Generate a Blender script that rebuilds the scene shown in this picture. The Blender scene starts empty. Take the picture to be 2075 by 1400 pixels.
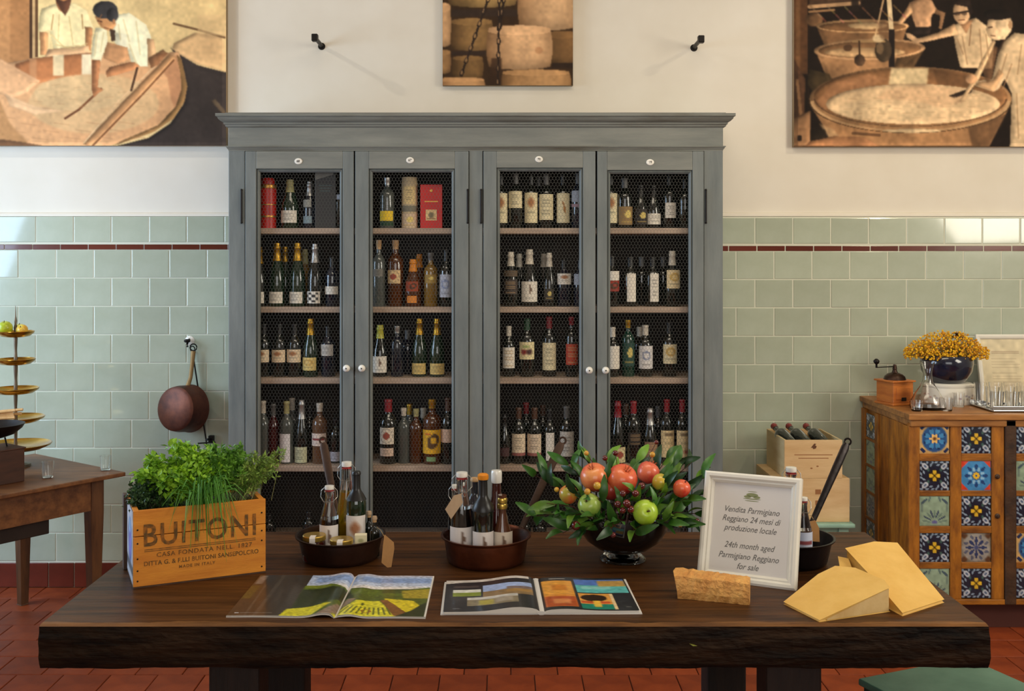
import bpy, bmesh, math, random
import numpy as np
from mathutils import Vector, Matrix
random.seed(7); rng = np.random.default_rng(7)
SC = bpy.context.scene
COL = SC.collection
PI = math.pi
# ---------------------------------------------------------------- camera
F, CX, CY, CH = 2100.0, 1021.0, 530.0, 1.756      # focal length in pixels, vanishing point, eye height
cam_d = bpy.data.cameras.new('camera'); cam = bpy.data.objects.new('camera', cam_d); COL.objects.link(cam)
cam.location = (0, 0, CH); cam.rotation_euler = (PI/2, 0, 0)
cam_d.sensor_width = 36; cam_d.lens = 36*F/2075
cam_d.shift_x = (1037.5-CX)/2075; cam_d.shift_y = -(700-CY)/2075
cam_d.clip_start = .05; cam_d.clip_end = 60
SC.camera = cam
# ---------------------------------------------------------------- world, lights, exposure
SC.view_settings.view_transform = 'Standard'; SC.view_settings.look = 'None'
SC.view_settings.exposure = 0.12; SC.view_settings.gamma = 1.0; SC.view_settings.use_curve_mapping = False
wd = bpy.data.worlds.new('world'); SC.world = wd; wd.use_nodes = True
wd.node_tree.nodes['Background'].inputs[0].default_value = (.85, .92, 1, 1)
wd.node_tree.nodes['Background'].inputs[1].default_value = .6
def area(name, loc, target, sx, sy, power, col, spread=180):
    l = bpy.data.lights.new(name, 'AREA'); l.shape = 'RECTANGLE'; l.size = sx; l.size_y = sy
    l.energy = power; l.color = col; l.spread = math.radians(spread)
    o = bpy.data.objects.new(name, l); COL.objects.link(o); o.location = loc
    o.rotation_euler = (Vector(target)-Vector(loc)).to_track_quat('-Z', 'Z').to_euler()
    return o
def spot(name, loc, target, power, col, size=80, rad=.05, blend=.8):
    l = bpy.data.lights.new(name, 'SPOT'); l.energy = power; l.color = col
    l.spot_size = math.radians(size); l.spot_blend = blend; l.shadow_soft_size = rad
    o = bpy.data.objects.new(name, l); COL.objects.link(o); o.location = loc
    o.rotation_euler = (Vector(target)-Vector(loc)).to_track_quat('-Z', 'Y').to_euler()
    return o
area('window_daylight_left', (-4.12, 3.92, 1.9), (-.6, 4.5, .7), 1.8, 2.2, 112, (.54, .75, 1))
area('window_daylight_right', (4.12, 2.0, 2.62), (0, 4.2, .9), 2.2, 1.3, 92, (1, .92, .76))
area('added_front_fill', (0.3, -2.4, 2.2), (0.2, 5, .7), 3.6, 2.2, 62, (1, .96, .9))  # added fill light behind the camera, softly brightens cabinet front and table items
area('ceiling_lamp_glow', (.3, 2.7, 4.25), (.3, 3.6, 0), 2.6, .9, 36, (1, .88, .68))
spot('ceiling_spot_left', (-3.2, 4.3, 4.2), (-.9, 5.6, 2.4), 64, (1, .93, .82), 100, .03)
spot('ceiling_spot_right', (3.0, 3.7, 4.0), (1.8, 5.6, 1.0), 66, (1, .88, .62), 95, .06)

# ---------------------------------------------------------------- helpers
def s2l(c):
    c = np.asarray(c, float)/255.0
    return np.where(c <= .04045, c/12.92, ((c+.055)/1.055)**2.4)
def L(*c): return tuple(float(x) for x in s2l(c))
def W(px, py, d): return Vector(((px-CX)*d/F, d, CH-(py-CY)*d/F))
def onz(px, py, z=.8):
    d = (CH-z)*F/(py-CY); return Vector(((px-CX)*d/F, d, z))

MATS = {}
def mat(name, c, rough=.5, metal=0., var=0., vscale=6., c2=None, vec=(1, 1, 1), bump=0., bscale=40., coat=0., trans=0., ior=1.45,
        rnd=0., detail=4., emit=None, sub=0., contrast=None, spec=.5):
    if name in MATS: return MATS[name]
    m = bpy.data.materials.new(name); m.use_nodes = True; nt = m.node_tree; N = nt.nodes; K = nt.links
    b = N['Principled BSDF']; MATS[name] = m
    b.inputs['Roughness'].default_value = rough; b.inputs['Metallic'].default_value = metal
    b.inputs['Coat Weight'].default_value = coat; b.inputs['Coat Roughness'].default_value = .06
    b.inputs['Transmission Weight'].default_value = trans; b.inputs['IOR'].default_value = ior
    b.inputs['Specular IOR Level'].default_value = spec
    b.inputs['Base Color'].default_value = (*c, 1)
    if sub:
        b.inputs['Subsurface Weight'].default_value = sub; b.inputs['Subsurface Radius'].default_value = (.02, .012, .006)
    if emit: b.inputs['Emission Color'].default_value = (*c, 1); b.inputs['Emission Strength'].default_value = emit
    tc = N.new('ShaderNodeTexCoord'); mp = N.new('ShaderNodeMapping'); mp.inputs['Scale'].default_value = vec
    K.new(tc.outputs['Object'], mp.inputs['Vector'])
    out = None
    if c2 is not None or var:
        if c2 is None: c2 = tuple(x*(1-var) for x in c)
        nz = N.new('ShaderNodeTexNoise'); nz.inputs['Scale'].default_value = vscale; nz.inputs['Detail'].default_value = detail
        nz.inputs['Roughness'].default_value = .62
        K.new(mp.outputs[0], nz.inputs['Vector'])
        cr = N.new('ShaderNodeValToRGB'); a, z = contrast or (.32, .68)
        cr.color_ramp.elements[0].position = a; cr.color_ramp.elements[1].position = z
        cr.color_ramp.elements[0].color = (*c2, 1); cr.color_ramp.elements[1].color = (*c, 1)
        K.new(nz.outputs[0], cr.inputs[0]); out = cr.outputs[0]
    if rnd:
        oi = N.new('ShaderNodeObjectInfo'); mr = N.new('ShaderNodeMapRange')
        mr.inputs[3].default_value = 1-rnd; mr.inputs[4].default_value = 1+rnd
        K.new(oi.outputs['Random'], mr.inputs[0])
        hs = N.new('ShaderNodeHueSaturation'); K.new(mr.outputs[0], hs.inputs['Value'])
        if out: K.new(out, hs.inputs['Color'])
        else: hs.inputs['Color'].default_value = (*c, 1)
        out = hs.outputs[0]
    if out: K.new(out, b.inputs['Base Color'])
    if bump:
        n2 = N.new('ShaderNodeTexNoise'); n2.inputs['Scale'].default_value = bscale; n2.inputs['Detail'].default_value = 3
        K.new(mp.outputs[0], n2.inputs['Vector'])
        bp = N.new('ShaderNodeBump'); bp.inputs['Strength'].default_value = bump; bp.inputs['Distance'].default_value = .01
        K.new(n2.outputs[0], bp.inputs['Height']); K.new(bp.outputs[0], b.inputs['Normal'])
    return m
def printmat(name, rough=.5, coat=0., spec=.5):
    if name in MATS: return MATS[name]
    m = bpy.data.materials.new(name); m.use_nodes = True; MATS[name] = m
    b = m.node_tree.nodes['Principled BSDF']; b.inputs['Roughness'].default_value = rough; b.inputs['Coat Weight'].default_value = coat; b.inputs['Specular IOR Level'].default_value = spec
    b.inputs['Coat Roughness'].default_value = .1
    a = m.node_tree.nodes.new('ShaderNodeVertexColor'); a.layer_name = 'print'
    m.node_tree.links.new(a.outputs[0], b.inputs['Base Color'])
    return m

class MB:
    """collects vertices and faces; build() links them as one mesh object"""
    def __init__(s): s.v = []; s.f = []
    def add(s, vs, fs, M=None):
        n = len(s.v)
        s.v += [tuple(M @ Vector(p)) if M else tuple(p) for p in vs]
        s.f += [tuple(i+n for i in f) for f in fs]; return s
    def box(s, x0, x1, y0, y1, z0, z1, M=None):
        vs = [(x0,y0,z0),(x1,y0,z0),(x1,y1,z0),(x0,y1,z0),(x0,y0,z1),(x1,y0,z1),(x1,y1,z1),(x0,y1,z1)]
        return s.add(vs, [(3,2,1,0),(4,5,6,7),(0,1,5,4),(1,2,6,5),(2,3,7,6),(3,0,4,7)], M)
    def lathe(s, prof, seg=24, M=None):
        vs = []; fs = []; rows = []
        for r, z in prof:
            if r < 1e-6: rows.append([len(vs)]); vs.append((0,0,z))
            else:
                rows.append(list(range(len(vs), len(vs)+seg)))
                vs += [(r*math.cos(2*PI*k/seg), r*math.sin(2*PI*k/seg), z) for k in range(seg)]
        for a, b in zip(rows, rows[1:]):
            for k in range(seg):
                k2 = (k+1) % seg
                if len(a) == 1 and len(b) == 1: continue
                if len(a) == 1: fs.append((a[0], b[k2], b[k]))
                elif len(b) == 1: fs.append((a[k], a[k2], b[0]))
                else: fs.append((a[k], a[k2], b[k2], b[k]))
        return s.add(vs, fs, M)
    def tube(s, path, rad, seg=8, M=None, flat=1.0, up=(0, 0, 1)):
        path = [Vector(p) for p in path]; n = len(path)
        if not hasattr(rad, '__len__'): rad = [rad]*n
        vs = []; fs = []
        for i, p in enumerate(path):
            t = (path[min(i+1, n-1)]-path[max(i-1, 0)]).normalized()
            u = Vector(up); u = (u-t*u.dot(t))
            if u.length < 1e-3: u = Vector((1, 0, 0))-t*t.x
            u.normalize(); w = t.cross(u)
            for k in range(seg):
                a = 2*PI*k/seg
                vs.append(p+u*math.cos(a)*rad[i]*flat+w*math.sin(a)*rad[i])
        for i in range(n-1):
            for k in range(seg):
                k2 = (k+1) % seg; fs.append((i*seg+k, i*seg+k2, (i+1)*seg+k2, (i+1)*seg+k))
        fs.append(tuple(range(seg))[::-1]); fs.append(tuple(range((n-1)*seg, n*seg)))
        return s.add(vs, fs, M)
    def prism(s, pts, z0, z1, M=None):
        n = len(pts)
        vs = [(x, y, z0) for x, y in pts]+[(x, y, z1) for x, y in pts]
        fs = [tuple(range(n))[::-1], tuple(range(n, 2*n))]+[(i, (i+1) % n, n+(i+1) % n, n+i) for i in range(n)]
        return s.add(vs, fs, M)
    def sphere(s, c, r, seg=12, rings=8, M=None, sq=(1, 1, 1)):
        pr = [(math.sin(PI*i/rings), -math.cos(PI*i/rings)) for i in range(rings+1)]
        pr[0] = (0, -1); pr[-1] = (0, 1)
        T = Matrix.Translation(c) @ Matrix.Diagonal((r*sq[0], r*sq[1], r*sq[2], 1))
        return s.lathe(pr, seg, (M @ T) if M else T)
    def build(s, name, m, parent=None, off=(0, 0, 0), smooth=None, bevel=0., segs=2, subd=0):
        me = bpy.data.meshes.new(name)
        o3 = Vector(off)
        me.from_pydata([tuple(Vector(p)-o3) for p in s.v], [], s.f)
        bm = bmesh.new(); bm.from_mesh(me)
        if bevel:
            bmesh.ops.bevel(bm, geom=[e for e in bm.edges if e.is_manifold and e.calc_face_angle() > .6], offset=bevel, segments=segs, affect='EDGES', profile=.5, clamp_overlap=True)
        bmesh.ops.recalc_face_normals(bm, faces=bm.faces)
        bm.to_mesh(me); bm.free()
        if smooth is not None:
            me.polygons.foreach_set('use_smooth', [True]*len(me.polygons))
            me.set_sharp_from_angle(angle=math.radians(smooth))
        if m: me.materials.append(m)
        return obj(name, me, parent)
def obj(name, me, parent=None):
    o = bpy.data.objects.new(name, me); COL.objects.link(o)
    if parent: o.parent = parent
    return o
def tag(o, label, cat, group=None):
    o['label'] = label; o['category'] = cat
    if group: o['group'] = group
    return o
def thing(name, label, cat, loc=(0, 0, 0), rotz=0, group=None):
    o = bpy.data.objects.new(name, None); COL.objects.link(o); o.empty_display_size = .05
    o.location = loc; o.rotation_euler = (0, 0, rotz)
    return tag(o, label, cat, group)
def struct(o): o['kind'] = 'structure'; return o
def stuff(o): o['kind'] = 'stuff'; return o
def copy_tree(o, parent=None):
    c = o.copy(); COL.objects.link(c); c.parent = parent
    for ch in list(o.children): copy_tree(ch, c)
    return c
def pmove(o, p):
    o.location = p; return o

class Canvas:
    """a small painted print, kept as vertex colours of a fine grid; pixel units of the caller"""
    def __init__(s, x0, y0, x1, y1, nx, ny, c=(255, 255, 255)):
        s.x0, s.y0, s.x1, s.y1, s.nx, s.ny = x0, y0, x1, y1, nx, ny
        s.X, s.Y = np.meshgrid(np.linspace(x0, x1, nx), np.linspace(y0, y1, ny))
        s.a = np.ones((ny, nx, 3))*np.asarray(c, float)
    def put(s, m, c, al=1.):
        m = (m*al)[..., None]; s.a = s.a*(1-m)+np.asarray(c, float)*m; return s
    def soft(s, m, k):
        m = m.astype(float)
        for _ in range(k):
            p = np.pad(m, 1, mode='edge'); m = (p[:-2, 1:-1]+p[2:, 1:-1]+p[1:-1, :-2]+p[1:-1, 2:]+2*p[1:-1, 1:-1])/6
        return m
    def poly(s, pts, c, al=1., k=1):
        m = np.zeros(s.X.shape, bool); n = len(pts)
        for i in range(n):
            xa, ya = pts[i]; xb, yb = pts[(i+1) % n]
            if ya == yb: continue
            m ^= ((ya > s.Y) != (yb > s.Y)) & (s.X < (xb-xa)*(s.Y-ya)/(yb-ya)+xa)
        return s.put(s.soft(m, k), s.volume(m, c) if k < 3 else c, al)
    vol = 0.
    def volume(s, m, c):
        """soft modelling of a painted shape: lit from the upper left, darker towards its rim"""
        if not s.vol or m.sum() < 150: return c
        b = s.soft(m, 9); gx = np.roll(b, 6, 1)-np.roll(b, -6, 1); gy = np.roll(b, 5, 0)-np.roll(b, -5, 0)
        q = np.asarray(c, float); g = 1+s.vol*(.55*gx+.35*gy-.55*(1-b)+.1)
        return q*np.minimum(g, 252/max(q.max(), 1))[..., None]
    def ell(s, cx, cy, rx, ry, c, al=1., k=1, rot=0, inner=0., a0=None):
        dx, dy = s.X-cx, s.Y-cy; co, si = math.cos(rot), math.sin(rot)
        q = ((dx*co+dy*si)/rx)**2+((-dx*si+dy*co)/ry)**2
        m = (q <= 1) & (q >= inner*inner)
        if a0: m &= a0(s.X, s.Y)
        return s.put(s.soft(m, k), s.volume(m, c) if inner == 0 and k < 3 else c, al)
    def line(s, pts, w, c, al=1., k=0):
        for (xa, ya), (xb, yb) in zip(pts, pts[1:]):
            dx, dy = xb-xa, yb-ya; l2 = dx*dx+dy*dy+1e-9
            t = np.clip(((s.X-xa)*dx+(s.Y-ya)*dy)/l2, 0, 1)
            d = np.hypot(s.X-xa-t*dx, s.Y-ya-t*dy)
            s.put(np.clip(w/2+.7*(s.x1-s.x0)/s.nx-d, 0, (s.x1-s.x0)/s.nx)/((s.x1-s.x0)/s.nx), c, al)
        return s
    def rect(s, x0, y0, x1, y1, c, al=1., k=0):
        return s.put(s.soft((s.X >= x0) & (s.X <= x1) & (s.Y >= y0) & (s.Y <= y1), k), c, al)
    def grad(s, c0, c1, axis='y', m=None, al=1.):
        t = (s.Y-s.y0)/(s.y1-s.y0) if axis == 'y' else (s.X-s.x0)/(s.x1-s.x0)
        t = t[..., None]; col = np.asarray(c0, float)*(1-t)+np.asarray(c1, float)*t
        if m is None: m = np.ones(s.X.shape)
        m = (m*al)[..., None]; s.a = s.a*(1-m)+col*m; return s
    def noise(s, amp, cell=6):
        gy, gx = max(2, s.ny//cell+2), max(2, s.nx//cell+2)
        g = rng.normal(0, 1, (gy, gx))
        yi = np.linspace(0, gy-1.001, s.ny); xi = np.linspace(0, gx-1.001, s.nx)
        y0 = yi.astype(int); x0 = xi.astype(int); fy = (yi-y0)[:, None]; fx = (xi-x0)[None]
        n = (g[y0][:, x0]*(1-fy)*(1-fx)+g[y0+1][:, x0]*fy*(1-fx)+g[y0][:, x0+1]*(1-fy)*fx+g[y0+1][:, x0+1]*fy*fx)
        s.a = np.clip(s.a*(1+amp*n[..., None]), 0, 255); return s
    def tone(s, gain, gamma):
        s.a = np.clip(255*gain*(np.clip(s.a, 0, 255)/255)**gamma, 0, 255); return s
    def blur(s, k):
        for c in range(3): s.a[..., c] = s.soft(s.a[..., c], k)
        return s
    def mesh(s, name, fn, m, smooth=True):
        """fn(u, v) arrays in 0..1 (u right, v down) -> (x, y, z) arrays"""
        U, V = np.meshgrid(np.linspace(0, 1, s.nx), np.linspace(0, 1, s.ny))
        xyz = np.stack(fn(U, V), -1).reshape(-1, 3)
        idx = np.arange(s.nx*s.ny).reshape(s.ny, s.nx)
        q = np.stack([idx[:-1, :-1], idx[1:, :-1], idx[1:, 1:], idx[:-1, 1:]], -1).reshape(-1, 4)
        me = bpy.data.meshes.new(name)
        me.vertices.add(len(xyz)); me.vertices.foreach_set('co', xyz.ravel().astype(np.float32))
        me.loops.add(q.size); me.loops.foreach_set('vertex_index', q.ravel().astype(np.int32))
        me.polygons.add(len(q)); me.polygons.foreach_set('loop_start', np.arange(0, q.size, 4, dtype=np.int32))
        me.update(calc_edges=True)
        at = me.color_attributes.new('print', 'FLOAT_COLOR', 'POINT')
        rgba = np.ones((len(xyz), 4), np.float32); rgba[:, :3] = s2l(np.clip(s.a, 0, 255)).reshape(-1, 3)
        at.data.foreach_set('color', rgba.ravel())
        if smooth: me.polygons.foreach_set('use_smooth', [True]*len(me.polygons))
        me.materials.append(m); return me

def text(name, body, size, m, parent, M, shear=0., sx=1., align='CENTER', extrude=0.0003, space=1., bold=0.):
    cu = bpy.data.curves.new(name, 'FONT'); cu.body = body; cu.size = size; cu.shear = shear; cu.align_x = align; cu.align_y = 'CENTER'
    cu.extrude = extrude; cu.space_character = space; cu.offset = bold; cu.resolution_u = 3
    o = bpy.data.objects.new(name, cu); COL.objects.link(o)
    dg = bpy.context.evaluated_depsgraph_get()
    me = bpy.data.meshes.new_from_object(o.evaluated_get(dg))
    bpy.data.objects.remove(o); bpy.data.curves.remove(cu)
    me.name = name; me.transform(M @ Matrix.Diagonal((sx, 1, 1, 1))); me.materials.clear(); me.materials.append(m)
    return obj(name, me, parent)
FRONT = Matrix.Rotation(PI/2, 4, 'X')       # text lying in XY -> standing, facing -Y
def TR(x, y, z): return Matrix.Translation((x, y, z))
def RZ(a): return Matrix.Rotation(a, 4, 'Z')
def RX(a): return Matrix.Rotation(a, 4, 'X')
def RY(a): return Matrix.Rotation(a, 4, 'Y')
# ================================================================ room shell
YW = 5.6
plaster = mat('cream_plaster', L(224, 217, 204), .9, c2=L(214, 205, 189), vscale=1.3, bump=.12, bscale=9)
grout = mat('pale_grout', L(206, 206, 188), .9)
glaze = mat('celadon_glaze', L(178, 186, 168), .16, c2=L(166, 174, 154), vscale=5, rnd=.07, coat=1., bump=.006, bscale=10)
redglaze = mat('oxblood_glaze', L(104, 44, 30), .18, var=.25, rnd=.2, coat=.4)
basered = mat('red_base_tile', L(104, 42, 28), .3, var=.3, vscale=8, rnd=.12)
terracotta = mat('terracotta_tile', L(140, 62, 28), .5, spec=.3, c2=L(110, 44, 20), vscale=7, rnd=.13, bump=.08, bscale=25)
joint = mat('dark_joint', L(92, 52, 40), .9)
def zt(py): return CH-(py-CY)*YW/F
def xw(px): return (px-CX)*YW/F
wb = struct(MB().box(-4.25, 4.25, YW+.012, YW+.25, -.02, 4.4).build('wall_back', plaster))
TILETOP, BASETOP = zt(439), zt(1138)
struct_grout = MB().box(-4.2, 4.2, YW-.0095, YW+.02, 0, TILETOP).build('grout_bed', grout, wb)
fil = []
for k in range(9):
    a = PI/2*k/8; fil.append((.012*math.cos(a), .016*math.sin(a)))
m = MB()
for x0, x1 in ((-4.2, 4.2),):
    pr = [(YW+.012, TILETOP+.024), (YW+.0, TILETOP+.02), (YW-.008, TILETOP+.012), (YW-.008, TILETOP+.002), (YW+.012, TILETOP)]
    n = len(pr); m.add([(x0, y, z) for y, z in pr]+[(x1, y, z) for y, z in pr], [(i, i+1, n+i+1, n+i) for i in range(n-1)]+[tuple(range(n)), tuple(range(n, 2*n))])
fo = m.build('plaster_fillet', plaster, wb, smooth=50)
def tile_mesh(name, w, h, t, bev, mt):
    me = MB().box(-w/2, w/2, 0, t, -h/2, h/2).build(name, mt, bevel=bev, segs=2)
    d = me.data; bpy.data.objects.remove(me); return d
P = 76.2*YW/F; RH = 57.3*YW/F; JT = .0045
tm = tile_mesh('wall_tile', P-JT, RH-JT, .014, .003, glaze)
tm_top = tile_mesh('wall_tile', P-JT, (492.5-439)*YW/F-JT, .014, .003, glaze)
tm_stripe = tile_mesh('stripe_tile', 56.8*YW/F-JT*.8, 10.5*YW/F, .016, .002, redglaze)
tm_base = tile_mesh('base_tile', 52*YW/F-JT, (1188.6-1138)*YW/F-JT, .02, .003, basered)
def lay(name, me, x, z, y=YW-.012):
    o = obj(name, me, wb); o.location = (x, y+random.uniform(-.0008, .0008), z)
    o.rotation_euler = (random.gauss(0, .003), random.gauss(0, .0015), random.gauss(0, .003)); return o
rows = [(465.7, tm_top, 0)]+[(506.6+57.3*(k+.5), tm, (k+1) % 2) for k in range(11)]
for side in (0, 1):
    for py, me, odd in rows:
        if side == 0: xs = [455.7-76.2*(k-.5)-(35.5 if odd else 0) for k in range(-1, 8)]; xs = [x for x in xs if -75 < x < 520]
        else: xs = [1529+76.6*(k-.5)-(38 if odd else 0) for k in range(-1, 10)]; xs = [x for x in xs if 1435 < x < 2160]
        for x in xs: lay('wall_tile', me, xw(x), zt(py+(2 if side else -1)))
    for k in range(-1, 14):
        x = (434-56.4*k) if side == 0 else (1475-28+57.3*k)
        if (side == 0 and -70 < x < 500) or (side == 1 and 1430 < x < 2160): lay('stripe_tile', tm_stripe, xw(x), zt(500.5+(3 if side else 0)))
    for k in range(14):
        x = (152.5+26-52*(k-6)) if side == 0 else (1470+52*k)
        if (side == 0 and -60 < x < 480) or (side == 1 and 1440 < x < 2160): lay('base_tile', tm_base, xw(x), zt(1163.3), YW-.017)
# floor: a bed with single terracotta tiles where the photo shows them
fl = struct(MB().box(-4.25, 4.25, -2.6, YW+.02, -.2, -.012).build('floor', joint))
fm = tile_mesh('floor_tile', .196, .196, .012, .003, terracotta)
for d in [fm]:
    for v in d.vertices: v.co = (v.co.x, v.co.z, v.co.y-.012)
    d.update()
bm = bmesh.new(); bm.from_mesh(fm); bmesh.ops.recalc_face_normals(bm, faces=bm.faces); bm.to_mesh(fm); bm.free()
FT = .2
for j in range(8):
    for i in range(-15, 16):
        o = obj('floor_tile', fm, fl); o.location = (i*FT+.03+(FT/2 if j % 2 else 0), YW-.09-j*FT, random.uniform(-.0012, .0))
        o.rotation_euler = (random.gauss(0, .003), random.gauss(0, .003), 0)
m = MB()
for j in range(8, 40):
    for i in range(-20, 21):
        x = i*FT+.03+(FT/2 if j % 2 else 0); y = YW-.09-j*FT
        m.box(x-.098, x+.098, y-.098, y+.098, -.012, -.001)
for i in list(range(-20, -15))+list(range(16, 21)):
    for j in range(8):
        x = i*FT+.03+(FT/2 if j % 2 else 0); y = YW-.09-j*FT; m.box(x-.098, x+.098, y-.098, y+.098, -.012, -.001)
stuff(m.build('tile_field', terracotta, fl))
struct(MB().box(-4.25, 4.25, -2.6, YW+.25, 4.4, 4.55).build('ceiling', plaster))
def holed(name, x0, x1, ya, yb, za, zb, horiz):
    m = MB()
    if horiz == 'y':     # a side wall along y with an opening ya..yb, za..zb
        m.box(x0, x1, -2.6, ya, 0, 4.4).box(x0, x1, yb, YW+.02, 0, 4.4).box(x0, x1, ya, yb, 0, za).box(x0, x1, ya, yb, zb, 4.4)
    else:
        m.box(-4.2, ya, x0, x1, 0, 4.4).box(yb, 4.2, x0, x1, 0, 4.4).box(ya, yb, x0, x1, 0, za).box(ya, yb, x0, x1, zb, 4.4)
    return struct(m.build(name, plaster))
holed('wall_left', -4.45, -4.2, 2.98, 4.86, .75, 3.05, 'y')
holed('wall_right', 4.2, 4.45, .85, 3.15, 1.92, 3.35, 'y')
holed('wall_front', -2.75, -2.6, -1.6, 2.2, 1.2, 3.6, 'x')

# ================================================================ grey cabinet
paint = mat('grey_blue_paint', L(121, 126, 123), .5, c2=L(98, 104, 103), vscale=3.2, vec=(4, 4, .7), bump=.08, bscale=30, detail=6)
paint_h = mat('grey_blue_paint_rail', L(130, 131, 123), .5, c2=L(106, 109, 104), vscale=3.2, vec=(.7, 4, 4), bump=.08, bscale=30, detail=6)
worn = mat('worn_cornice_paint', L(122, 124, 117), .48, c2=L(92, 88, 76), vscale=3, vec=(.6, 5, 5), bump=.08, bscale=30, detail=6, contrast=(.3, .55))
shelfw = mat('pinkish_shelf_wood', L(176, 154, 134), .6, c2=L(150, 128, 110), vscale=6, vec=(1, 6, 6))
inner = mat('dark_cabinet_lining', L(40, 32, 26), .85, c2=L(24, 19, 16), vscale=5, vec=(3, 3, .6))
iron = mat('blackened_iron', L(38, 34, 32), .45, .7, var=.4, vscale=20)
porcelain = mat('white_porcelain', L(232, 228, 218), .15, coat=.5)
wirem = mat('galvanised_wire', L(92, 92, 86), .5, .5)
ink = mat('black_ink', L(32, 28, 26), .7)
CD = 5.18; PM = F/CD
def xc(px): return (px-CX)/PM
def zc(py): return CH-(py-CY)/PM
CL, CR, CTOP, CBOT = xc(463), xc(1465), zc(232), 0.0
cab = thing('wine_cabinet', 'tall grey-blue painted wine cabinet with four wire-mesh doors and a moulded cornice', 'cabinet', (0, CD, 0))
def cp(mb, name, m_, **k): return mb.build(name, m_, k.pop('parent', cab), (0, CD, 0), **k)
YB = YW-.02
cp(MB().box(CL, CL+.03, CD+.02, YB, 0, zc(258)), 'side_panel', paint)
cp(MB().box(CR-.03, CR, CD+.02, YB, 0, zc(258)), 'side_panel', paint)
cp(MB().box(CL+.03, CR-.03, YB-.015, YB, .1, zc(262)), 'back_panel', inner)
XM = xc(963)
cp(MB().box(XM-.012, XM+.012, CD+.03, YB-.015, .1, zc(300)), 'partition', inner)
SHY = [462, 622, 766, 944]; SD = CD+.045
SHZ = [CH-(y-CY)*SD/F for y in SHY]
for z in SHZ+[.33]:
    for a, b in ((CL+.03, XM-.012), (XM+.012, CR-.03)):
        cp(MB().box(a, b, SD, YB-.015, z-.029, z), 'shelf', shelfw, bevel=.003)
cp(MB().box(CL+.03, CR-.03, CD+.03, YB-.015, zc(312), zc(306)), 'top_board', inner)
cp(MB().box(CL+.03, CR-.03, CD+.03, YB-.015, .1, .12), 'bottom_board', inner)
# face frame
for a, b in ((463, 496), (950.5, 978), (1426.5, 1465)):
    cp(MB().box(xc(a), xc(b), CD, CD+.028, .1, zc(305)), 'face_stile', paint, bevel=.003)
cp(MB().box(CL, CR, CD-.012, CD+.03, 0, .12), 'plinth', paint_h, bevel=.004)
cp(MB().box(CL, CR, CD-.004, CD+.03, zc(300), zc(255)), 'frieze', paint_h, bevel=.002)
def mould(name, prof, m_):
    """profile (outward, z) swept along left return, front and right return with mitred corners"""
    vs = []; n = len(prof)
    for o_, z in prof: vs.append((CL-o_, YB, z))
    for o_, z in prof: vs.append((CL-o_, CD-o_, z))
    for o_, z in prof: vs.append((CR+o_, CD-o_, z))
    for o_, z in prof: vs.append((CR+o_, YB, z))
    fs = []
    for s_ in range(3):
        for i in range(n): fs.append((s_*n+i, s_*n+(i+1) % n, (s_+1)*n+(i+1) % n, (s_+1)*n+i))
    fs += [tuple(range(n)), tuple(range(3*n, 4*n))]
    return cp(MB().add(vs, fs), name, m_, smooth=35)
zt0, zt1 = zc(232), zc(259)
hh = zt0-zt1
mould('cornice', [(-.02, zt0), (.052, zt0), (.052, zt0-.014), (.045, zt0-.016), (.042, zt0-.026), (.032, zt0-.036), (.02, zt0-.042), (.02, zt0-.05), (.014, zt0-.053), (.012, zt0-.061), (.004, zt0-.066), (.0, zt1-.002), (-.02, zt1-.002)], worn)
mz = zc(296)
mould('moulding', [(-.02, mz), (.012, mz), (.012, mz-.005), (.008, mz-.007), (.006, mz-.013), (.001, mz-.018), (0, mz-.024), (-.02, mz-.024)], worn)
cp(MB().box(CL-.012, CR+.012, CD-.012, YB, zt0-.001, zt0+.008), 'top_cover', worn)
# chicken wire: hexagonal cells as thin ribbons crossed at right angles
OW, OB = xc(688)-xc(527), .2
OT = zc(349); OHt = OT-OB
def chicken():
    m = MB(); px_, py_ = .0165, .0150; r = .00050
    nx = int(OW/px_)+2; ny = int(OHt/py_)+2
    def seg(a, b):
        dx, dz = b[0]-a[0], b[1]-a[1]; l = math.hypot(dx, dz); ux, uz = -dz/l*r, dx/l*r
        m.add([(a[0]+ux, 0, a[1]+uz), (b[0]+ux, 0, b[1]+uz), (b[0]-ux, 0, b[1]-uz), (a[0]-ux, 0, a[1]-uz), (a[0], r, a[1]), (b[0], r, b[1])], [(0, 1, 2, 3), (0, 4, 5, 1), (3, 2, 5, 4)])
    def ins(p): return abs(p[0]) <= OW/2 and 0 <= p[1] <= OHt
    for j in range(ny):
        for i in range(nx+1):
            x = -OW/2+(i+(.5 if j % 2 else 0))*px_-px_/2; z = j*py_
            a = (x, z); b = (x, z+.45*py_); c1 = (x+px_/2, z+py_); c0 = (x-px_/2, z+py_)
            for p, q in ((a, b), (b, c1), (b, c0)):
                if ins(p) and ins(q): seg(p, q)
    return m
cw = chicken().build('wire_mesh', wirem); cwm = cw.data; bpy.data.objects.remove(cw)
doors = [('68', 497.5, 717, 524.5+2, 688, 349, 605, 327, 704, 745, 490), ('67', 720, 949.5, 754.5, 915, 349, 831, 325, 735, 745, 948),
         ('70', 979.5, 1206.5, 1013, 1174, 347, 1092, 323, 1193, 749, 975), ('19', 1210, 1425.5, 1237, 1396, 352, 1317, 329, 1226, 749, 1430)]
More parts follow.
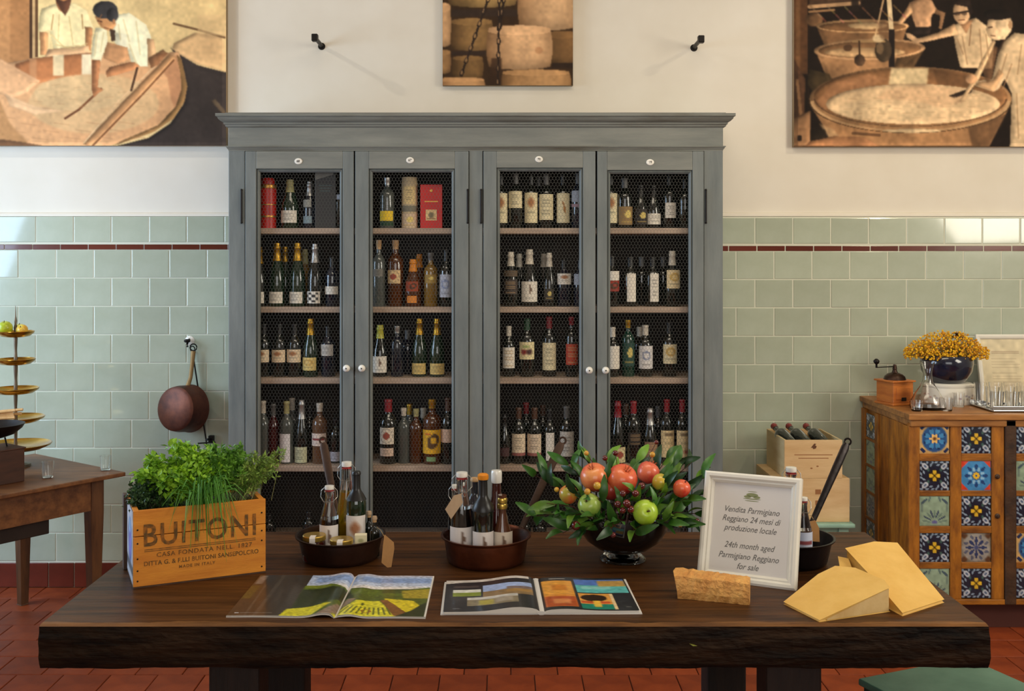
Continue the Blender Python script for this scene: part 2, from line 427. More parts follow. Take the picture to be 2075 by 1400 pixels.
for num, ox0, ox1, ix0, ix1, it, nx_, ny_, kx, ky, hx in doors:
    X0, X1, I0, I1 = xc(ox0), xc(ox1), xc(ix0), xc(ix1); IT = zc(it); DT = zc(306.5); DB = .13; y0, y1 = CD-.006, CD+.026
    dr = thing('door', '', '', (0, 0, 0)); dr.parent = cab; del dr['label']; del dr['category']
    dr.name = 'door'
    lip = .017
    for a, b, nm in ((X0, I0-lip, 'door_stile'), (I1+lip, X1, 'door_stile')):
        cp(MB().box(a, b, y0, y1, DB, DT), nm, paint, parent=dr, bevel=.0025)
    cp(MB().box(I0-lip, I1+lip, y0, y1, IT+lip, DT), 'door_rail', paint_h, parent=dr, bevel=.0025)
    cp(MB().box(I0-lip, I1+lip, y0, y1, DB, OB-lip), 'door_rail', paint_h, parent=dr, bevel=.0025)
    # sloped inner bead
    a = [(I0-lip, OB-lip), (I1+lip, OB-lip), (I1+lip, IT+lip), (I0-lip, IT+lip)]; b = [(I0-lip*.55, OB-lip*.55), (I1+lip*.55, OB-lip*.55), (I1+lip*.55, IT+lip*.55), (I0-lip*.55, IT+lip*.55)]; c = [(I0, OB), (I1, OB), (I1, IT), (I0, IT)]
    vs = [(x, y0+.012, z) for x, z in a]+[(x, y0+.003, z) for x, z in b]+[(x, y0+.014, z) for x, z in c]+[(x, y1-.002, z) for x, z in c]
    fs = []
    for k in range(3):
        for i in range(4): fs.append((k*4+i, k*4+(i+1) % 4, k*4+4+(i+1) % 4, k*4+4+i))
    cp(MB().add(vs, fs), 'bead', paint, parent=dr)
    w_ = obj('wire_mesh', cwm, dr); w_.location = ((I0+I1)/2, .012, OB); stuff(w_)
    w_.scale = ((I1-I0)/OW, 1, (IT-OB)/OHt)
    kn = MB().lathe([(0, 0), (.009, 0), (.007, .012), (.015, .018), (.0185, .027), (.016, .035), (.008, .039), (0, .04)], 20, TR(xc(kx), y0, zc(ky)) @ RX(PI/2))
    cp(kn, 'knob', porcelain, parent=dr, smooth=50)
    cp(MB().lathe([(0, .038), (.0035, .038), (.0035, .0415), (0, .0418)], 10, TR(xc(kx), y0, zc(ky)) @ RX(PI/2)), 'knob_screw', iron, parent=dr)
    cp(MB().lathe([(0, 0), (.02, 0), (.019, .003), (.014, .0045), (0, .005)], 24, TR(xc(nx_), y0, zc(ny_)) @ Matrix.Diagonal((1, 1, .78, 1)) @ RX(PI/2)), 'number_plate', porcelain, parent=dr, smooth=40)
    t_ = text('numeral', num, .016, ink, dr, TR(xc(nx_), y0-.0052-CD, zc(ny_)) @ FRONT, bold=.0003)
    cp(MB().lathe([(0, 0), (.005, 0), (.005, .16), (0, .16)], 10, TR(xc(hx), CD-.006, zc(450))), 'hinge', iron, parent=dr, smooth=40)
    cp(MB().sphere((xc(hx), CD-.006, zc(385)), .006, 8, 6), 'hinge_finial', iron, parent=dr)
    cp(MB().sphere((xc(hx), CD-.006, zc(451)), .006, 8, 6), 'hinge_finial', iron, parent=dr)

# ================================================================ large dark table
tabw = mat('dark_oak_top', L(92, 56, 26), .42, spec=.2, c2=L(32, 16, 7), vscale=3.2, vec=(.7, 9, 9), bump=.16, bscale=16, detail=9, contrast=(.3, .7))
edgew = mat('rough_sawn_edge', L(52, 33, 16), .8, spec=.2, c2=L(10, 6, 4), vscale=4, vec=(1, 5, 5), bump=.9, bscale=18, detail=8, contrast=(.36, .72))
legw = mat('dark_trestle_wood', L(40, 28, 20), .7, c2=L(22, 15, 11), vscale=5, vec=(4, 4, .6), bump=.2)
TX0, TX1, TY0, TY1, TZ = -1.223, 1.276, 2.72, 3.665, .8
tbl = thing('table', 'massive dark oak table with a thick rough-sawn front edge', 'table', (0, TY0, 0))
m = MB(); nx = 140
ring0 = []
def wob(i, k, s): return (math.sin(i*.23+k*1.7)*.5+math.sin(i*.61+k*.9+2)*.3+random.uniform(-.5, .5)*.6)*s
rings = []
for i in range(nx+1):
    x = TX0+(TX1-TX0)*i/nx
    taper = 0 if i < nx-2 else -.006*(i-nx+2)
    pr = [(TY1, TZ), (TY1-.3, TZ), (TY0+.25, TZ), (TY0+.030+wob(i, 20, .010), TZ), (TY0+.02, TZ-.0008), (TY0+.006, TZ-.004)]
    for k in range(1, 8): pr.append((TY0+wob(i, k, .0035)+(.004 if k in (1, 7) else 0), TZ-.008-.1*k/8-.006*(1 if k == 7 else 0)))
    pr += [(TY0+.012, TZ-.115+wob(i, 9, .003)), (TY1, TZ-.113)]
    xs = x
    rings.append([(x+(wob(j, i, .002) if i in (0, nx) else 0), y, z) for j, (y, z) in enumerate(pr)])
n = len(rings[0]); vs = [p for r in rings for p in r]; topf = []; edf = []
for i in range(nx):
    for k in range(n):
        f = (i*n+k, i*n+(k+1) % n, (i+1)*n+(k+1) % n, (i+1)*n+k)
        (topf if k < 5 else edf).append(f)
caps = [tuple(range(n)), tuple(range(nx*n, (nx+1)*n))]
o = MB().add(vs, topf+edf+caps).build('tabletop', tabw, tbl, (0, TY0, 0))
o.data.materials.append(edgew)
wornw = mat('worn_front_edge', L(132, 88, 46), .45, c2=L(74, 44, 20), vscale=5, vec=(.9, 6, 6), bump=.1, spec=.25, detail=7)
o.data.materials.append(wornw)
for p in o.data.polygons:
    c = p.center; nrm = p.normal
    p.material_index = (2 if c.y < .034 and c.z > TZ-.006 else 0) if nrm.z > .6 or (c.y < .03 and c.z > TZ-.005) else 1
for x, y, w in ((-.73, 2.86, .137), (-.73, 3.52, .13), (.785, 2.86, .15), (.745, 3.52, .13)):
    MB().box(x-w/2, x+w/2, y-.06, y+.06, 0, TZ-.112).build('leg', legw, tbl, (0, TY0, 0), bevel=.008)
for x in (-.73, .765):
    MB().box(x-.045, x+.045, 2.9, 3.48, TZ-.2, TZ-.113).build('trestle_beam', legw, tbl, (0, TY0, 0), bevel=.005)
MB().box(-.69, .72, 3.16, 3.24, .18, .28).build('stretcher', legw, tbl, (0, TY0, 0), bevel=.005)
for x in (-.73, .765):
    MB().box(x-.04, x+.04, 2.9, 3.48, .16, .26).build('foot_rail', legw, tbl, (0, TY0, 0), bevel=.005)
# ================================================================ pictures on the wall (sepia photographs printed on panels)
photo = printmat('sepia_print', .7, 0., .15)
panel_edge = mat('panel_edge', L(150, 128, 98), .7)
def picture(name, label, cv, PX, thick=.03):
    """cv spans its pixel box on the panel's front plane"""
    d = YW-thick
    x0, x1 = (cv.x0-CX)*d/F, (cv.x1-CX)*d/F; z0, z1 = CH-(cv.y1-CY)*d/F, CH-(cv.y0-CY)*d/F
    t = thing(name, label, 'picture', ((x0+x1)/2, YW, z0), 0, 'sepia photographs on the wall')
    off = ((x0+x1)/2, YW, z0)
    MB().box(x0, x1, d+.0008, YW+.008, z0, z1).build('backing_panel', panel_edge, t, off, bevel=.0006, segs=1)
    me = cv.mesh('photo_print', lambda U, V: (x0+(x1-x0)*U-off[0], np.full(U.shape, d-off[1]), z1+(z0-z1)*V-off[2]), photo, False)
    obj('photo_print', me, t)
    return t
# left: two men bending over a vat
c = Canvas(-150, -110, 458, 295, 420, 280, (244, 222, 166)); c.vol = .38
c.grad((242, 218, 158), (236, 200, 140), 'x')
c.rect(-150, -110, 62, 128, (196, 142, 92)); c.rect(20, -110, 60, 128, (176, 124, 78), .7, 3)
c.rect(60, -110, 66, 118, (84, 58, 38)); c.rect(66, -110, 72, 118, (206, 168, 118)); c.rect(72, -110, 77, 116, (110, 78, 50))
c.poly([(352, 88), (395, 66), (470, 74), (470, 148), (400, 130), (348, 104)], (228, 184, 130), k=2)
c.line([(352, 48), (400, 60), (455, 76)], 4, (130, 98, 66)); c.poly([(400, 30), (470, 30), (470, 75), (400, 68)], (236, 196, 140), .6, 3)
c.poly([(345, 96), (360, 108), (400, 132), (470, 150), (470, 300), (220, 300), (300, 280), (345, 250), (372, 210), (374, 180), (362, 120)], (64, 54, 48), k=1)
c.poly([(428, 205), (436, 200), (458, 226), (458, 238), (448, 228)], (112, 92, 70))
# standing man
c.poly([(84, 18), (112, 8), (150, 6), (176, 22), (190, 58), (176, 66), (172, 104), (110, 104), (100, 60), (78, 66), (80, 34)], (246, 226, 170), k=1)
c.poly([(80, 64), (98, 66), (96, 112), (82, 112)], (206, 150, 100), k=1); c.poly([(172, 54), (188, 56), (184, 104), (174, 100)], (186, 130, 84), k=1)
c.poly([(98, 100), (180, 92), (182, 112), (90, 116)], (226, 180, 132), k=1)
c.ell(128, -2, 15, 26, (168, 112, 72)); c.poly([(112, -2), (145, -2), (140, 18), (132, 32), (122, 18)], (96, 62, 44), k=1); c.ell(128, -16, 14, 18, (176, 120, 76))
c.line([(108, 30), (104, 60)], 2, (200, 160, 108)); c.line([(166, 30), (168, 58)], 2, (200, 160, 108))
# vat: far wall, milk, near wall
c.poly([(-150, 150), (0, 130), (70, 118), (190, 106), (300, 112), (362, 104), (374, 150), (376, 190), (360, 226), (330, 256), (280, 280), (220, 296), (-150, 300)], (216, 164, 116), k=1)
c.poly([(30, 130), (70, 118), (190, 107), (190, 155), (60, 170), (36, 160)], (188, 122, 76), k=2)
c.rect(108, 112, 130, 154, (248, 228, 180), .85, 2); c.rect(166, 110, 186, 156, (252, 236, 196), .9, 2); c.rect(60, 118, 74, 160, (216, 160, 112), .6, 3)
c.ell(190, 210, 132, 60, (222, 180, 130), k=4); c.ell(160, 190, 90, 36, (224, 188, 138), .8, 4)
c.poly([(320, 130), (360, 110), (374, 160), (374, 195), (356, 226), (346, 200), (340, 160)], (196, 138, 96), .8, 3)
c.poly([(358, 110), (368, 120), (380, 175), (374, 206), (352, 240), (310, 268), (228, 296), (250, 284), (320, 254), (356, 216), (368, 180), (366, 150)], (150, 112, 68), k=1)
c.poly([(0, 118), (20, 130), (82, 164), (50, 190), (20, 200), (-20, 180), (-150, 180), (-150, 120)], (218, 168, 122), k=2)
c.poly([(10, 190), (70, 215), (130, 225), (70, 232), (20, 215)], (236, 192, 146), .8, 2)
c.poly([(-150, 200), (0, 205), (20, 250), (60, 292), (-150, 300)], (176, 128, 80), .7, 5)
c.poly([(-150, 280), (0, 282), (60, 290), (110, 300), (-150, 300)], (96, 66, 44), .8, 2)
# diagonal pole and tools
c.poly([(344, 108), (358, 118), (300, 182), (200, 288), (180, 296), (168, 292), (250, 205)], (198, 146, 98), k=1)
c.line([(352, 122), (290, 190), (188, 295)], 3, (132, 86, 54)); c.line([(330, 118), (240, 205), (170, 290)], 2, (230, 190, 142))
c.line([(205, 180), (160, 222), (132, 240)], 4, (134, 86, 54)); c.line([(160, 222), (132, 240)], 2, (110, 70, 46))
# bending man
c.poly([(232, 30), (262, 26), (296, 50), (306, 74), (300, 134), (268, 134), (258, 100), (236, 92), (222, 66)], (252, 240, 198), k=1)
c.poly([(298, 78), (312, 80), (320, 130), (300, 138)], (214, 168, 120), k=1)
c.poly([(214, 84), (258, 96), (262, 120), (240, 130), (210, 118)], (206, 150, 102), k=1)
c.poly([(194, 56), (216, 58), (218, 84), (204, 124), (184, 120), (188, 82)], (252, 238, 192), k=1)
c.poly([(186, 122), (204, 122), (198, 176), (210, 182), (200, 188), (190, 198), (186, 182)], (178, 118, 76), k=1)
c.poly([(276, 126), (262, 126), (222, 136), (214, 146), (217, 156), (228, 154), (270, 142), (284, 134)], (186, 126, 82), k=1)
c.line([(278, 138), (266, 183)], 4, (84, 58, 40)); c.poly([(300, 118), (330, 100), (340, 108), (320, 132), (306, 138)], (124, 80, 50), .8, 1)
c.poly([(192, 34), (206, 24), (226, 42), (236, 48), (226, 64), (214, 60), (204, 54), (198, 46)], (206, 148, 96), k=1)
c.poly([(222, 58), (234, 62), (234, 82), (226, 84)], (80, 58, 42), k=1); c.poly([(232, 66), (256, 70), (258, 96), (238, 90)], (252, 240, 202), .9, 1)
c.ell(213, 20, 25, 18, (62, 58, 56)); c.ell(228, 30, 12, 14, (58, 54, 52)); c.line([(198, 42), (206, 44)], 2, (90, 56, 40))
for p_ in ([(120, 30), (118, 80)], [(140, 34), (148, 90)], [(104, 70), (130, 96), (160, 92)], [(112, 90), (150, 100), (176, 88)]): c.line(p_, 2.4, (214, 184, 126), .6)
for p_ in ([(250, 40), (262, 84)], [(276, 44), (284, 110)], [(262, 90), (276, 128)], [(196, 66), (192, 112)], [(210, 66), (204, 104)], [(240, 50), (244, 80)]): c.line(p_, 2.6, (226, 204, 152), .7)
c.line([(206, 30), (200, 40), (205, 50)], 1.6, (150, 100, 62), .8); c.line([(212, 56), (220, 58)], 1.4, (130, 80, 54), .8); c.ell(231, 44, 3, 5, (186, 128, 84))
for k in range(26): c.line([(60+k*9, 168+(k*37 % 60)), (76+k*9, 168+(k*37 % 60)+((k*13) % 5-2))], 1.6, (196, 150, 104), .35)
for k in range(14): c.line([(0+k*22, 236+(k*29 % 44)), (30+k*22, 240+(k*29 % 44))], 2.2, (190, 140, 96), .35)
c.noise(.05, 22).noise(.035, 4).tone(.97, 1.04).blur(1)
picture('wall_picture', 'sepia photograph of a man bending over a vat, left of the cabinet', c, None)
# centre: cheese wheels and chains
c = Canvas(897, -120, 1161, 173, 190, 210, (60, 42, 26))
def wheel(x0, x1, y0, y1, col, dark):
    cx, w, h = (x0+x1)/2, (x1-x0)/2, y1-y0
    u = (c.X-cx)/w; v = np.clip((c.Y-y0)/h, 0, 1); bulge = .90+.10*np.sin(PI*v)
    edge = .11*np.sqrt(np.clip(1-u*u, 0, 1))*h
    m = (np.abs(u) < bulge) & (c.Y > y0+.12*h-edge) & (c.Y < y1-.12*h+edge)
    sh = np.clip(np.cos((u/bulge-.22)*1.25), 0, 1)[..., None]
    body = np.asarray(dark, float)*.8*(1-sh)+np.asarray(col, float)*sh
    top = (c.Y < y0+.12*h+edge)[..., None]
    body = np.where(top, body*.5+np.asarray(col, float)*.56, body)*(1-.25*np.clip((v-.75)/.25, 0, 1))[..., None]
    c.put(c.soft(m, 1), np.clip(body, 0, 255))
wheel(905, 1050, -60, 16, (178, 142, 88), (110, 82, 48)); wheel(912, 1000, 36, 104, (142, 108, 66), (92, 66, 38))
wheel(1100, 1180, 62, 132, (120, 88, 54), (84, 60, 36)); wheel(915, 980, 112, 160, (128, 96, 58), (84, 60, 34))
wheel(880, 914, 4, 96, (196, 152, 108), (150, 110, 72)); wheel(880, 914, 100, 150, (150, 112, 72), (100, 70, 44))
c.rect(914, 20, 1048, 34, (58, 44, 34), 1, 1); c.rect(914, 103, 986, 112, (54, 40, 30), 1, 1); c.rect(1118, 128, 1161, 138, (50, 36, 26), 1, 1)
wheel(1048, 1172, -50, 63, (212, 170, 126), (164, 122, 82)); wheel(985, 1120, 50, 142, (212, 168, 124), (150, 110, 72))
c.ell(1092, 102, 8, 7, (150, 104, 70), .6, 3)
wheel(1014, 1158, 140, 200, (186, 142, 96), (130, 94, 58)); wheel(880, 984, 156, 200, (190, 144, 98), (140, 100, 64))
c.poly([(996, 118), (1016, 118), (1016, 175), (990, 175)], (62, 42, 28), .8, 2)
for (xa, ya), (xb, yb) in (((996, -20), (934, 154)), ((1012, -20), (1009, 174)), ((1024, -20), (1012, 60))):
    n_ = int(math.hypot(xb-xa, yb-ya)/13)
    for k in range(n_):
        t = (k+.5)/n_; x, y = xa+(xb-xa)*t, ya+(yb-ya)*t; ang = math.atan2(yb-ya, xb-xa)
        c.ell(x, y, 8.4, 4.2 if k % 2 else 2.2, (48, 36, 28), 1, 0, ang, .5 if k % 2 else 0)
        if k % 2: c.ell(x-1, y-2, 5, 1.2, (168, 132, 96), .7, 0, ang)
c.noise(.06, 18).noise(.04, 4).tone(1.0, 1.04).blur(1)
picture('wall_picture', 'sepia photograph of stacked cheese wheels and chains, above the cabinet', c, None, .025)
# right: three men round a copper vat
c = Canvas(1609, -110, 2230, 297, 420, 276, (32, 23, 18)); c.vol = .42
c.rect(1609, -110, 1638, 150, (92, 62, 40), 1, 2); c.rect(1612, -110, 1622, 230, (122, 86, 56), .8, 3); c.rect(1636, -110, 1640, 260, (40, 28, 20))
c.poly([(1609, 120), (1632, 160), (1628, 297), (1609, 297)], (78, 54, 38), 1, 2); c.poly([(1612, 160), (1618, 160), (1626, 230), (1620, 236)], (150, 112, 78), .8)
c.rect(1640, -40, 1745, 12, (74, 54, 40), 1, 3); c.line([(1640, 14), (1740, 6)], 7, (176, 140, 104)); c.line([(1640, 24), (1690, 20)], 4, (150, 114, 80))
c.ell(1650, 40, 18, 14, (120, 88, 60), .9, 2)
# far vats
c.poly([(1655, 55), (1840, 48), (1826, 96), (1672, 96)], (120, 88, 60), 1, 1); c.ell(1748, 53, 94, 14, (176, 138, 98)); c.ell(1748, 54, 88, 10, (110, 80, 54)); c.ell(1758, 52, 40, 7, (208, 176, 132), .8, 2)
c.poly([(1651, 100), (1876, 96), (1800, 160), (1700, 180), (1678, 165)], (160, 120, 84), 1, 1); c.poly([(1820, 110), (1874, 98), (1850, 140), (1810, 140)], (88, 66, 44), .9, 2)
c.ell(1762, 100, 113, 22, (180, 140, 102), 1, 1, -.03); c.ell(1762, 100, 104, 17, (128, 94, 64), 1, 1, -.03); c.ell(1752, 106, 82, 10, (186, 152, 112), .9, 2)
c.poly([(1640, 140), (1680, 150), (1690, 170), (1650, 190), (1636, 170)], (70, 56, 36), .9, 2)
# gear
c.line([(1800, -20), (1806, 58)], 9, (216, 190, 150)); c.line([(1790, 0), (1772, 80)], 3, (190, 156, 116)); c.rect(1801, 60, 1813, 136, (34, 26, 24), 1, 1)
c.ell(1790, 102, 17, 24, (70, 56, 42), 1, 1); c.ell(1783, 98, 8, 12, (130, 104, 76), .8, 2); c.line([(1728, 84), (1792, 84)], 4, (150, 120, 84)); c.line([(1741, 84), (1742, 112)], 3, (66, 48, 34))
c.ell(1742, 122, 11, 12, (72, 54, 40)); c.ell(1718, 97, 9, 7, (84, 60, 42)); c.ell(1780, 78, 12, 8, (216, 190, 150), .8, 2); c.rect(1725, -10, 1740, 24, (40, 30, 24), .9, 2); c.ell(1790, 60, 10, 20, (110, 82, 58), .7, 3)
# man behind
c.poly([(1842, 6), (1866, -6), (1888, 0), (1900, 22), (1888, 30), (1886, 56), (1856, 56), (1848, 34)], (178, 138, 104), 1, 1)
c.poly([(1844, 6), (1850, 24), (1826, 50), (1818, 46), (1834, 22)], (186, 146, 108), 1, 1); c.poly([(1896, 18), (1916, 26), (1908, 60), (1902, 58), (1905, 32), (1894, 28)], (150, 112, 80), 1, 1); c.poly([(1852, 56), (1888, 54), (1884, 70), (1846, 70)], (44, 34, 30), 1, 1)
c.ell(1865, -20, 14, 18, (168, 128, 94))
# man with glasses
c.poly([(1930, 52), (1948, 44), (1978, 36), (2004, 56), (2014, 96), (2010, 140), (1946, 137), (1936, 96)], (214, 184, 146), 1, 1)
c.poly([(1934, 48), (1942, 70), (1880, 84), (1856, 88), (1838, 76), (1834, 66), (1846, 68), (1860, 78), (1900, 66)], (200, 162, 124), 1, 1)
c.poly([(1942, 44), (1972, 40), (1958, 68)], (168, 126, 92), 1, 1); c.line([(1968, 50), (1964, 92)], 2, (140, 104, 74), .7)
c.ell(1949, 24, 18, 25, (206, 168, 130)); c.poly([(1930, 8), (1940, -4), (1966, 0), (1972, 24), (1966, 34), (1960, 14)], (46, 34, 28), 1, 1); c.line([(1932, 28), (1966, 22)], 3, (44, 34, 30)); c.ell(1940, 28, 6, 4, (70, 52, 42), .7); c.ell(1954, 27, 6, 4, (70, 52, 42), .7); c.line([(1942, 41), (1954, 40)], 1.5, (120, 80, 60))
# big vat
c.poly([(1642, 215), (1668, 255), (1690, 297), (2004, 297), (2046, 215)], (166, 124, 86), 1, 1); c.poly([(1960, 255), (2040, 230), (2004, 297), (1970, 297)], (96, 70, 48), .8, 4); c.poly([(1660, 250), (1690, 262), (1712, 297), (1690, 297)], (204, 168, 126), .6, 3)
c.ell(1845, 201, 205, 66, (148, 112, 78)); c.ell(1845, 196, 196, 58, (134, 96, 64)); c.poly([(1690, 168), (1760, 150), (1800, 160), (1700, 205), (1670, 222), (1655, 205)], (172, 124, 88), .7, 5)
c.poly([(1806, 138), (1882, 138), (1878, 172), (1800, 172)], (224, 202, 160), .85, 4); c.poly([(1890, 140), (1990, 160), (2020, 180), (1900, 172)], (92, 66, 44), .6, 4)
c.ell(1850, 211, 176, 41, (220, 188, 148), 1, 1); c.ell(1870, 196, 90, 22, (212, 172, 134), .6, 5); c.ell(1800, 224, 100, 22, (226, 198, 158), .6, 5)
c.ell(1845, 203, 205, 64, (196, 158, 116), 1, 1, 0, .955, lambda X, Y: Y > 205); c.ell(1845, 204, 206, 66, (78, 58, 40), .9, 0, 0, .985, lambda X, Y: Y > 205); c.ell(1845, 197, 197, 60, (84, 60, 42), .7, 0, 0, .98, lambda X, Y: Y > 200)
c.ell(1848, 265, 60, 4, (226, 200, 160), .8, 2)
c.line([(1728, 270), (1782, 274)], 5, (96, 68, 46), .8)
# man with cap, and his pole
c.poly([(2034, 84), (2056, 66), (2110, 74), (2150, 120), (2150, 300), (2046, 300), (2050, 190), (2036, 160), (2024, 180), (2014, 186), (1970, 172), (1976, 164), (2010, 160), (2022, 110)], (218, 188, 150), 1, 1)
c.poly([(1984, 166), (1976, 172), (2014, 186), (2034, 150), (2024, 140), (2012, 162)], (200, 160, 120), 1, 1); c.line([(2036, 80), (2022, 104)], 2, (70, 50, 38)); c.line([(2050, 130), (2032, 180)], 2, (170, 132, 98), .7); c.poly([(2150, 60), (2230, 40), (2230, 300), (2150, 300)], (60, 44, 34), 1, 3)
c.poly([(2022, 96), (2012, 90), (1985, 130), (2000, 168), (2010, 160)], (110, 80, 56), .8, 2)
c.poly([(1998, 60), (2002, 40), (2030, 32), (2052, 44), (2050, 62), (2036, 80), (2014, 82), (2002, 74)], (218, 186, 148), 1, 1); c.ell(2034, 46, 16, 20, (222, 192, 154), .8, 2)
c.ell(2023, 29, 30, 11, (30, 23, 20)); c.rect(2000, 28, 2050, 36, (34, 26, 22), 1, 1); c.line([(2003, 56), (2010, 55)], 2, (80, 56, 44)); c.line([(2008, 72), (2016, 73)], 1.5, (120, 84, 62)); c.ell(2047, 50, 4, 8, (190, 150, 112))
c.poly([(1922, 194), (1962, 180), (1974, 172), (1968, 188), (1934, 198)], (44, 32, 26), .95, 1)
c.poly([(2018, 84), (2012, 80), (1972, 156), (1944, 206), (1950, 206), (1984, 160)], (208, 174, 134), 1, 1); c.ell(1968, 160, 12, 10, (196, 152, 114))
# near left details
c.poly([(1609, 240), (1642, 224), (1642, 297), (1609, 297)], (150, 112, 80), 1, 2); c.ell(1620, 280, 5, 6, (40, 30, 24)); c.poly([(1642, 262), (1672, 262), (1676, 280), (1642, 284)], (40, 32, 24), .9, 2)
c.poly([(1642, 286), (1690, 276), (1750, 278), (1786, 297), (1630, 297)], (176, 126, 88), 1, 1)
for p_ in ([(1950, 74), (1960, 130)], [(1985, 60), (1990, 130)], [(1998, 70), (2004, 120)], [(1940, 80), (1952, 110)]): c.line(p_, 2.2, (168, 134, 100), .7)
for p_ in ([(2070, 90), (2062, 150)], [(2090, 90), (2086, 200)], [(2060, 190), (2064, 280)], [(2080, 230), (2090, 290)], [(2040, 110), (2028, 150)]): c.line(p_, 2.4, (176, 142, 106), .7)
for k in range(30): c.line([(1700+k*10, 190+(k*31 % 52)), (1716+k*10, 190+(k*31 % 52)+(k*7 % 3-1))], 1.3, (190, 152, 116), .4)
for k in range(22): c.line([(1640+k*9, 10+(k*43 % 34)), (1646+k*9, 16+(k*43 % 34))], 3, (130+(k*17 % 60), 98+(k*17 % 50), 68+(k*17 % 40)), .5)
c.noise(.08, 18).noise(.06, 4).tone(.97, 1.06).blur(1)
picture('wall_picture', 'sepia photograph of men stirring a huge copper vat, right of the cabinet', c, None)

# ================================================================ things fixed on the wall
def bracket(label, px, py, sgn):
    b = W(px, py, YW); t = thing('wall_hook', label, 'hook', b, 0, 'iron hooks above the cabinet')
    MB().tube([(0, .012, 0), (0, -.04, .004), (0, -.17, .004)], .011, 10).build('shank', iron, t, smooth=50)
    MB().box(-.016, .016, -.205, -.168, -.016, .022).build('head', iron, t, bevel=.004)
    MB().lathe([(0, 0), (.02, 0), (.018, .006), (0, .007)], 16, TR(0, .012, 0) @ RX(PI/2)).build('wall_plate', iron, t, smooth=40)
bracket('black iron hook on the plaster, left above the cabinet', 651, 93, 1)
bracket('black iron hook on the plaster, right above the cabinet', 1407, 96, -1)
copper = mat('aged_copper', L(112, 62, 42), .42, .6, c2=L(66, 36, 28), vscale=9, bump=.05, bscale=60)
brass_old = mat('dull_brass_handle', L(150, 118, 72), .5, .5, var=.3, vscale=10)
# porcelain wall hook
h = W(385, 690, YW-.01)
t = thing('porcelain_hook', 'small white porcelain wall hook that carries the copper saucepan', 'hook', h)
MB().lathe([(0, 0), (.026, 0), (.026, .004), (.016, .012), (0, .014)], 20, RX(PI/2)).build('rosette', porcelain, t, smooth=50)
MB().tube([(0, -.008, .008), (0, -.035, .0), (0, -.05, -.014), (0, -.045, -.03)], .006, 8).sphere((0, -.05, .002), .015, 12, 8, sq=(1.2, 1, .7)).build('peg', iron, t, smooth=50)
# copper saucepan hanging with its base to the room
pc = W(372, 828, YW-.11)
t = thing('copper_saucepan', 'old copper saucepan hanging by its handle from the wall hook', 'saucepan', pc)
R_ = .124
MP = RZ(math.radians(-22)) @ RX(math.radians(84))
MB().lathe([(0, .075), (R_*.8, .075), (R_*.93, .066), (R_*.985, .03), (R_, -.045), (R_*1.03, -.05), (R_*.985, -.045), (R_*.96, .03), (R_*.88, .058), (0, .066)], 40, MP).build('bowl', copper, t, smooth=50)
MB().tube([(.01, .035, .11), (.022, .05, .16), (.03, .055, .24), (.034, .06, .3)], [.013, .0105, .011, .013], 10, flat=.6, up=(0, 1, 0)).build('handle', brass_old, t, smooth=50)
ring = [(.034+.018*math.sin(a), .06, .32+.018*math.cos(a)) for a in [2*PI*k/16 for k in range(17)]]
MB().tube(ring, .0035, 6).build('hanging_loop', iron, t, smooth=60)
# skewer hanging beside
p0, p1 = W(390, 712, YW-.03), W(428, 960, YW-.035)
t = thing('iron_skewer', 'long black iron skewer hanging on the tiles behind the saucepan', 'skewer', p1)
MB().tube([p0, p0.lerp(p1, .5), p1], [.004, .0045, .003], 8).build('rod', iron, t, p1, smooth=60)
MB().tube([p0+Vector((.012*math.sin(a), 0, .014*math.cos(a)+.014)) for a in [2*PI*k/12 for k in range(13)]], .003, 6).build('eye', iron, t, p1, smooth=60)
q = W(420, 898, YW-.035)
MB().tube([q+Vector((-.05, -.004, 0)), q+Vector((.045, -.004, .006))], .0035, 6).build('cross_bar', iron, t, p1)
t = thing('wall_peg', 'short black iron peg in the tiles below the saucepan', 'peg', W(430, 888, YW-.01))
MB().box(-.014, .014, -.03, 0, -.018, .018).build('block', iron, t, bevel=.004)
MB().tube([(0, -.03, 0), (-.012, -.06, .004)], .006, 8).build('pin', iron, t, smooth=50)
# ================================================================ bottles
def glassy(name, c, rough=.06): return mat(name, c, rough, coat=.6, spec=.6)
G = {'dark': glassy('near_black_glass', L(20, 22, 18)), 'green': glassy('dark_green_glass', L(22, 40, 24)), 'blue': glassy('dark_blue_glass', L(22, 26, 38)),
     'amber': glassy('amber_glass', L(74, 36, 12)), 'orange': glassy('orange_spirit', L(170, 84, 16)), 'clear': glassy('grey_clear_glass', L(74, 78, 74)),
     'gold': glassy('golden_spirit', L(118, 88, 34)), 'red': glassy('dark_red_glass', L(58, 14, 14)), 'teal': glassy('bottle_green_glass', L(16, 52, 40)), 'honey': glassy('pale_brown_spirit', L(96, 66, 44))}
def cap(c, metal=0., rough=.35):
    n = 'capsule_%d_%d_%d' % c; return mat(n, L(*c), rough, metal, var=.2, vscale=40)
CAPC = {'black': (26, 24, 24), 'gold': (206, 158, 52), 'silver': (200, 198, 194), 'red': (140, 26, 34), 'white': (218, 208, 190), 'green': (36, 74, 48), 'pale': (178, 172, 120), 'cork': (196, 156, 108), 'orange': (226, 138, 30), 'yellow': (196, 190, 70), 'grey': (96, 94, 92), 'brown': (80, 50, 34)}
